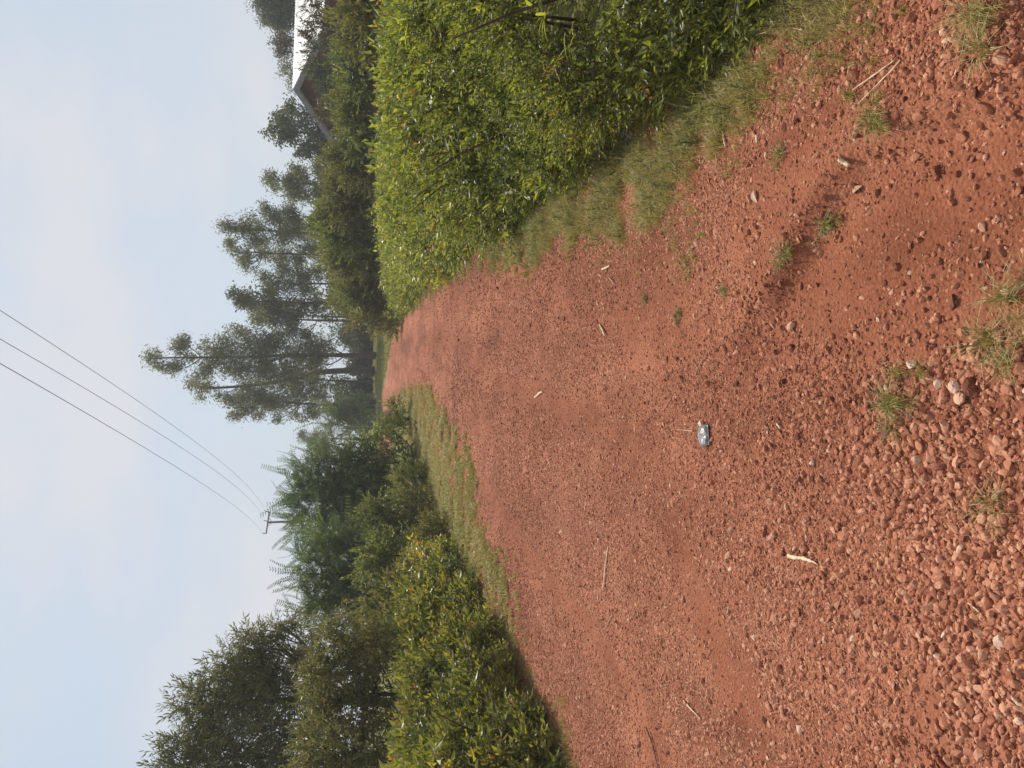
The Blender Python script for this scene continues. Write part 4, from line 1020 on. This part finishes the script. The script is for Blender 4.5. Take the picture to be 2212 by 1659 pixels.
# ---------------------------------------------------------------- power pole and wires
def power():
    Y = 72; top = P(577, 1128.6, Y); base = np.array([top[0] + .1, Y, float(zt(0, Y))])
    root = thing('power_pole', base, 'dark wooden power pole with a crossarm above the feathery tree', 'power pole')
    wood = plain('pole_wood', [(.3, (.05, .045, .045)), (.7, (.09, .08, .08))], .8, .3, 5)
    steel = plain('galvanised_steel', [(.3, (.16, .16, .17)), (.7, (.22, .22, .23))], .6, .4, 5)
    porc = plain('porcelain', [(.3, (.10, .09, .10)), (.7, (.14, .12, .13))], .35, .5, 5)
    mb = MB(); tube(mb, [base - np.array([0, 0, .3]), base * .5 + top * .5, top], [.15, .125, .10], 12); mb.build('pole', wood, root)
    eL = P(575, 1152.6, Y - .2); eR = P(581.9, 1105, Y - .15)
    mb = MB(); ax = nrm(eR - eL); up = nrm(np.array([0, 0, 1.]) - ax * ax[2]); R = np.array([ax, np.cross(up, ax), up])
    box(mb, (eL + eR) / 2, (np.linalg.norm(eR - eL), .10, .12), R); mb.build('crossarm', wood, root)
    mid = (eL + eR) / 2
    for e_, q in ((P(576, 1139, Y - .25), P(586, 1130.5, Y - .13)), (P(580.5, 1118, Y - .25), P(587, 1127, Y - .13))):
        mb = MB(); tube(mb, [e_, q], [.028, .028], 5); mb.build('brace', steel, root)
    tips = []
    for px, py, b0 in ((566.8, 1151.6, eL), (570, 1124.6, eL + (eR - eL) * .56), (572.5, 1104.6, eR)):
        t = P(px, py, Y - .18); mb = MB()
        zz = np.linspace(0, 1, 9); rr = [.015, .015, .045, .03, .06, .035, .055, .035, .02]
        tube(mb, [b0 + (t - b0) * k for k in zz], rr, 8); mb.build('insulator', porc, root); tips.append(t)
    wm = plain('wire_metal', [(.3, (.07, .075, .08)), (.7, (.10, .105, .11))], .6, .4, 5)
    u = np.array([math.sin(math.radians(14)), -math.cos(math.radians(14))])
    labs = ['overhead wire running lowest in the sky, from the left end of the crossarm', 'overhead wire in the middle of the three crossing the sky', 'overhead wire nearest the tall trees, from the right end of the crossarm']
    for t, lab, (q1, q2) in zip(tips, labs, [(.0962, .00083), (.1079, .0014), (.0961, .00134)]):
        mb = MB(); s = np.linspace(0, 88, 60)
        pts = np.stack([t[0] + u[0] * s, t[1] + u[1] * s, t[2] - q1 * s + q2 * s * s], 1)
        tube(mb, pts, .0075, 5); o = mb.build('overhead_wire', wm); 
        o.data.transform(__import__('mathutils').Matrix.Translation([-float(v) for v in t])); o.location = [float(v) for v in t]
        tag(o, lab, 'wire', 'overhead power wires')
power()

# ---------------------------------------------------------------- light, sky, air, camera
SUN_EL, SUN_AZ = 52.0, 0.0        # degrees; azimuth to the right of the view direction
w = bpy.data.worlds.new('World'); bpy.context.scene.world = w; w.use_nodes = True
nt = w.node_tree; nt.nodes.clear()
out = nt.nodes.new('ShaderNodeOutputWorld'); bg = nt.nodes.new('ShaderNodeBackground'); bg.inputs['Strength'].default_value = .10
sky = nt.nodes.new('ShaderNodeTexSky'); sky.sky_type = 'NISHITA'; sky.sun_disc = False
sky.sun_elevation = math.radians(SUN_EL); sky.sun_rotation = math.radians(SUN_AZ); sky.air_density = 1.0; sky.dust_density = 3.0; sky.ozone_density = 1.5
tc = nt.nodes.new('ShaderNodeTexCoord'); mp = nt.nodes.new('ShaderNodeMapping'); mp.inputs['Scale'].default_value = (1, 1, 2.2)
nt.links.new(tc.outputs['Generated'], mp.inputs[0])
n1 = nt.nodes.new('ShaderNodeTexNoise'); n1.inputs['Scale'].default_value = 2.4; n1.inputs['Detail'].default_value = 5; n1.inputs['Roughness'].default_value = .5
nt.links.new(mp.outputs[0], n1.inputs['Vector'])
f = ramp(nt, [(.36, (.75, .75, .75)), (.6, (.97, .97, .97))], n1.outputs['Fac'])
cloudc = ramp(nt, [(.38, (4.3, 5.3, 6.3)), (.5, (4.85, 5.5, 6.3)), (.62, (5.8, 5.95, 6.4))], n1.outputs['Fac'])
CLOUD = cloudc
nt.links.new(mixc(nt, sky.outputs[0], CLOUD, f), bg.inputs['Color']); nt.links.new(bg.outputs[0], out.inputs[0])

sun = bpy.data.lights.new('sun', 'SUN'); sun.energy = 3.9; sun.angle = math.radians(.6); sun.color = (1.0, .94, .84)
so = bpy.data.objects.new('sun', sun); C.objects.link(so); so.location = (5, 30, 40)
import mathutils
sd = mathutils.Vector((math.sin(math.radians(SUN_AZ)) * math.cos(math.radians(SUN_EL)), math.cos(math.radians(SUN_AZ)) * math.cos(math.radians(SUN_EL)), math.sin(math.radians(SUN_EL))))
so.rotation_euler = sd.to_track_quat('Z', 'Y').to_euler()

HAZE = True
if HAZE:
    m, nt, out = new_mat('air')
    pv = nt.nodes.new('ShaderNodeVolumePrincipled'); pv.inputs['Density'].default_value = .0017; pv.inputs['Color'].default_value = (.98, .98, 1, 1); pv.inputs['Anisotropy'].default_value = .2
    nt.links.new(pv.outputs[0], out.inputs['Volume'])
    mb = MB(); box(mb, (0, 40, 9.0), (180, 120, 22)); o = mb.build('haze', m); tag(o, 'thin pale haze in the air over road and trees', 'haze', kind='stuff')

cd = bpy.data.cameras.new('camera'); cd.sensor_width = 36; cd.lens = 36 * F / 2212; cd.clip_end = 4000; cd.clip_start = .05
co = bpy.data.objects.new('camera', cd); C.objects.link(co)
R = mathutils.Matrix(((0, 1, 0), (-ST, 0, -CT), (-CT, 0, ST)))
co.matrix_world = mathutils.Matrix.Translation(EYE.tolist()) @ R.to_4x4()
sc = bpy.context.scene; sc.camera = co
sc.view_settings.view_transform = 'Standard'; sc.view_settings.look = 'None'; sc.view_settings.exposure = 0.28; sc.view_settings.gamma = 1
sc.render.engine = 'CYCLES'; sc.cycles.max_bounces = 9; sc.cycles.diffuse_bounces = 6; sc.cycles.transmission_bounces = 6; sc.cycles.volume_bounces = 0
sc.cycles.use_denoising = True; sc.cycles.denoiser = 'OPENIMAGEDENOISE'; sc.cycles.denoising_input_passes = 'RGB_ALBEDO_NORMAL'; sc.cycles.denoising_prefilter = 'ACCURATE'
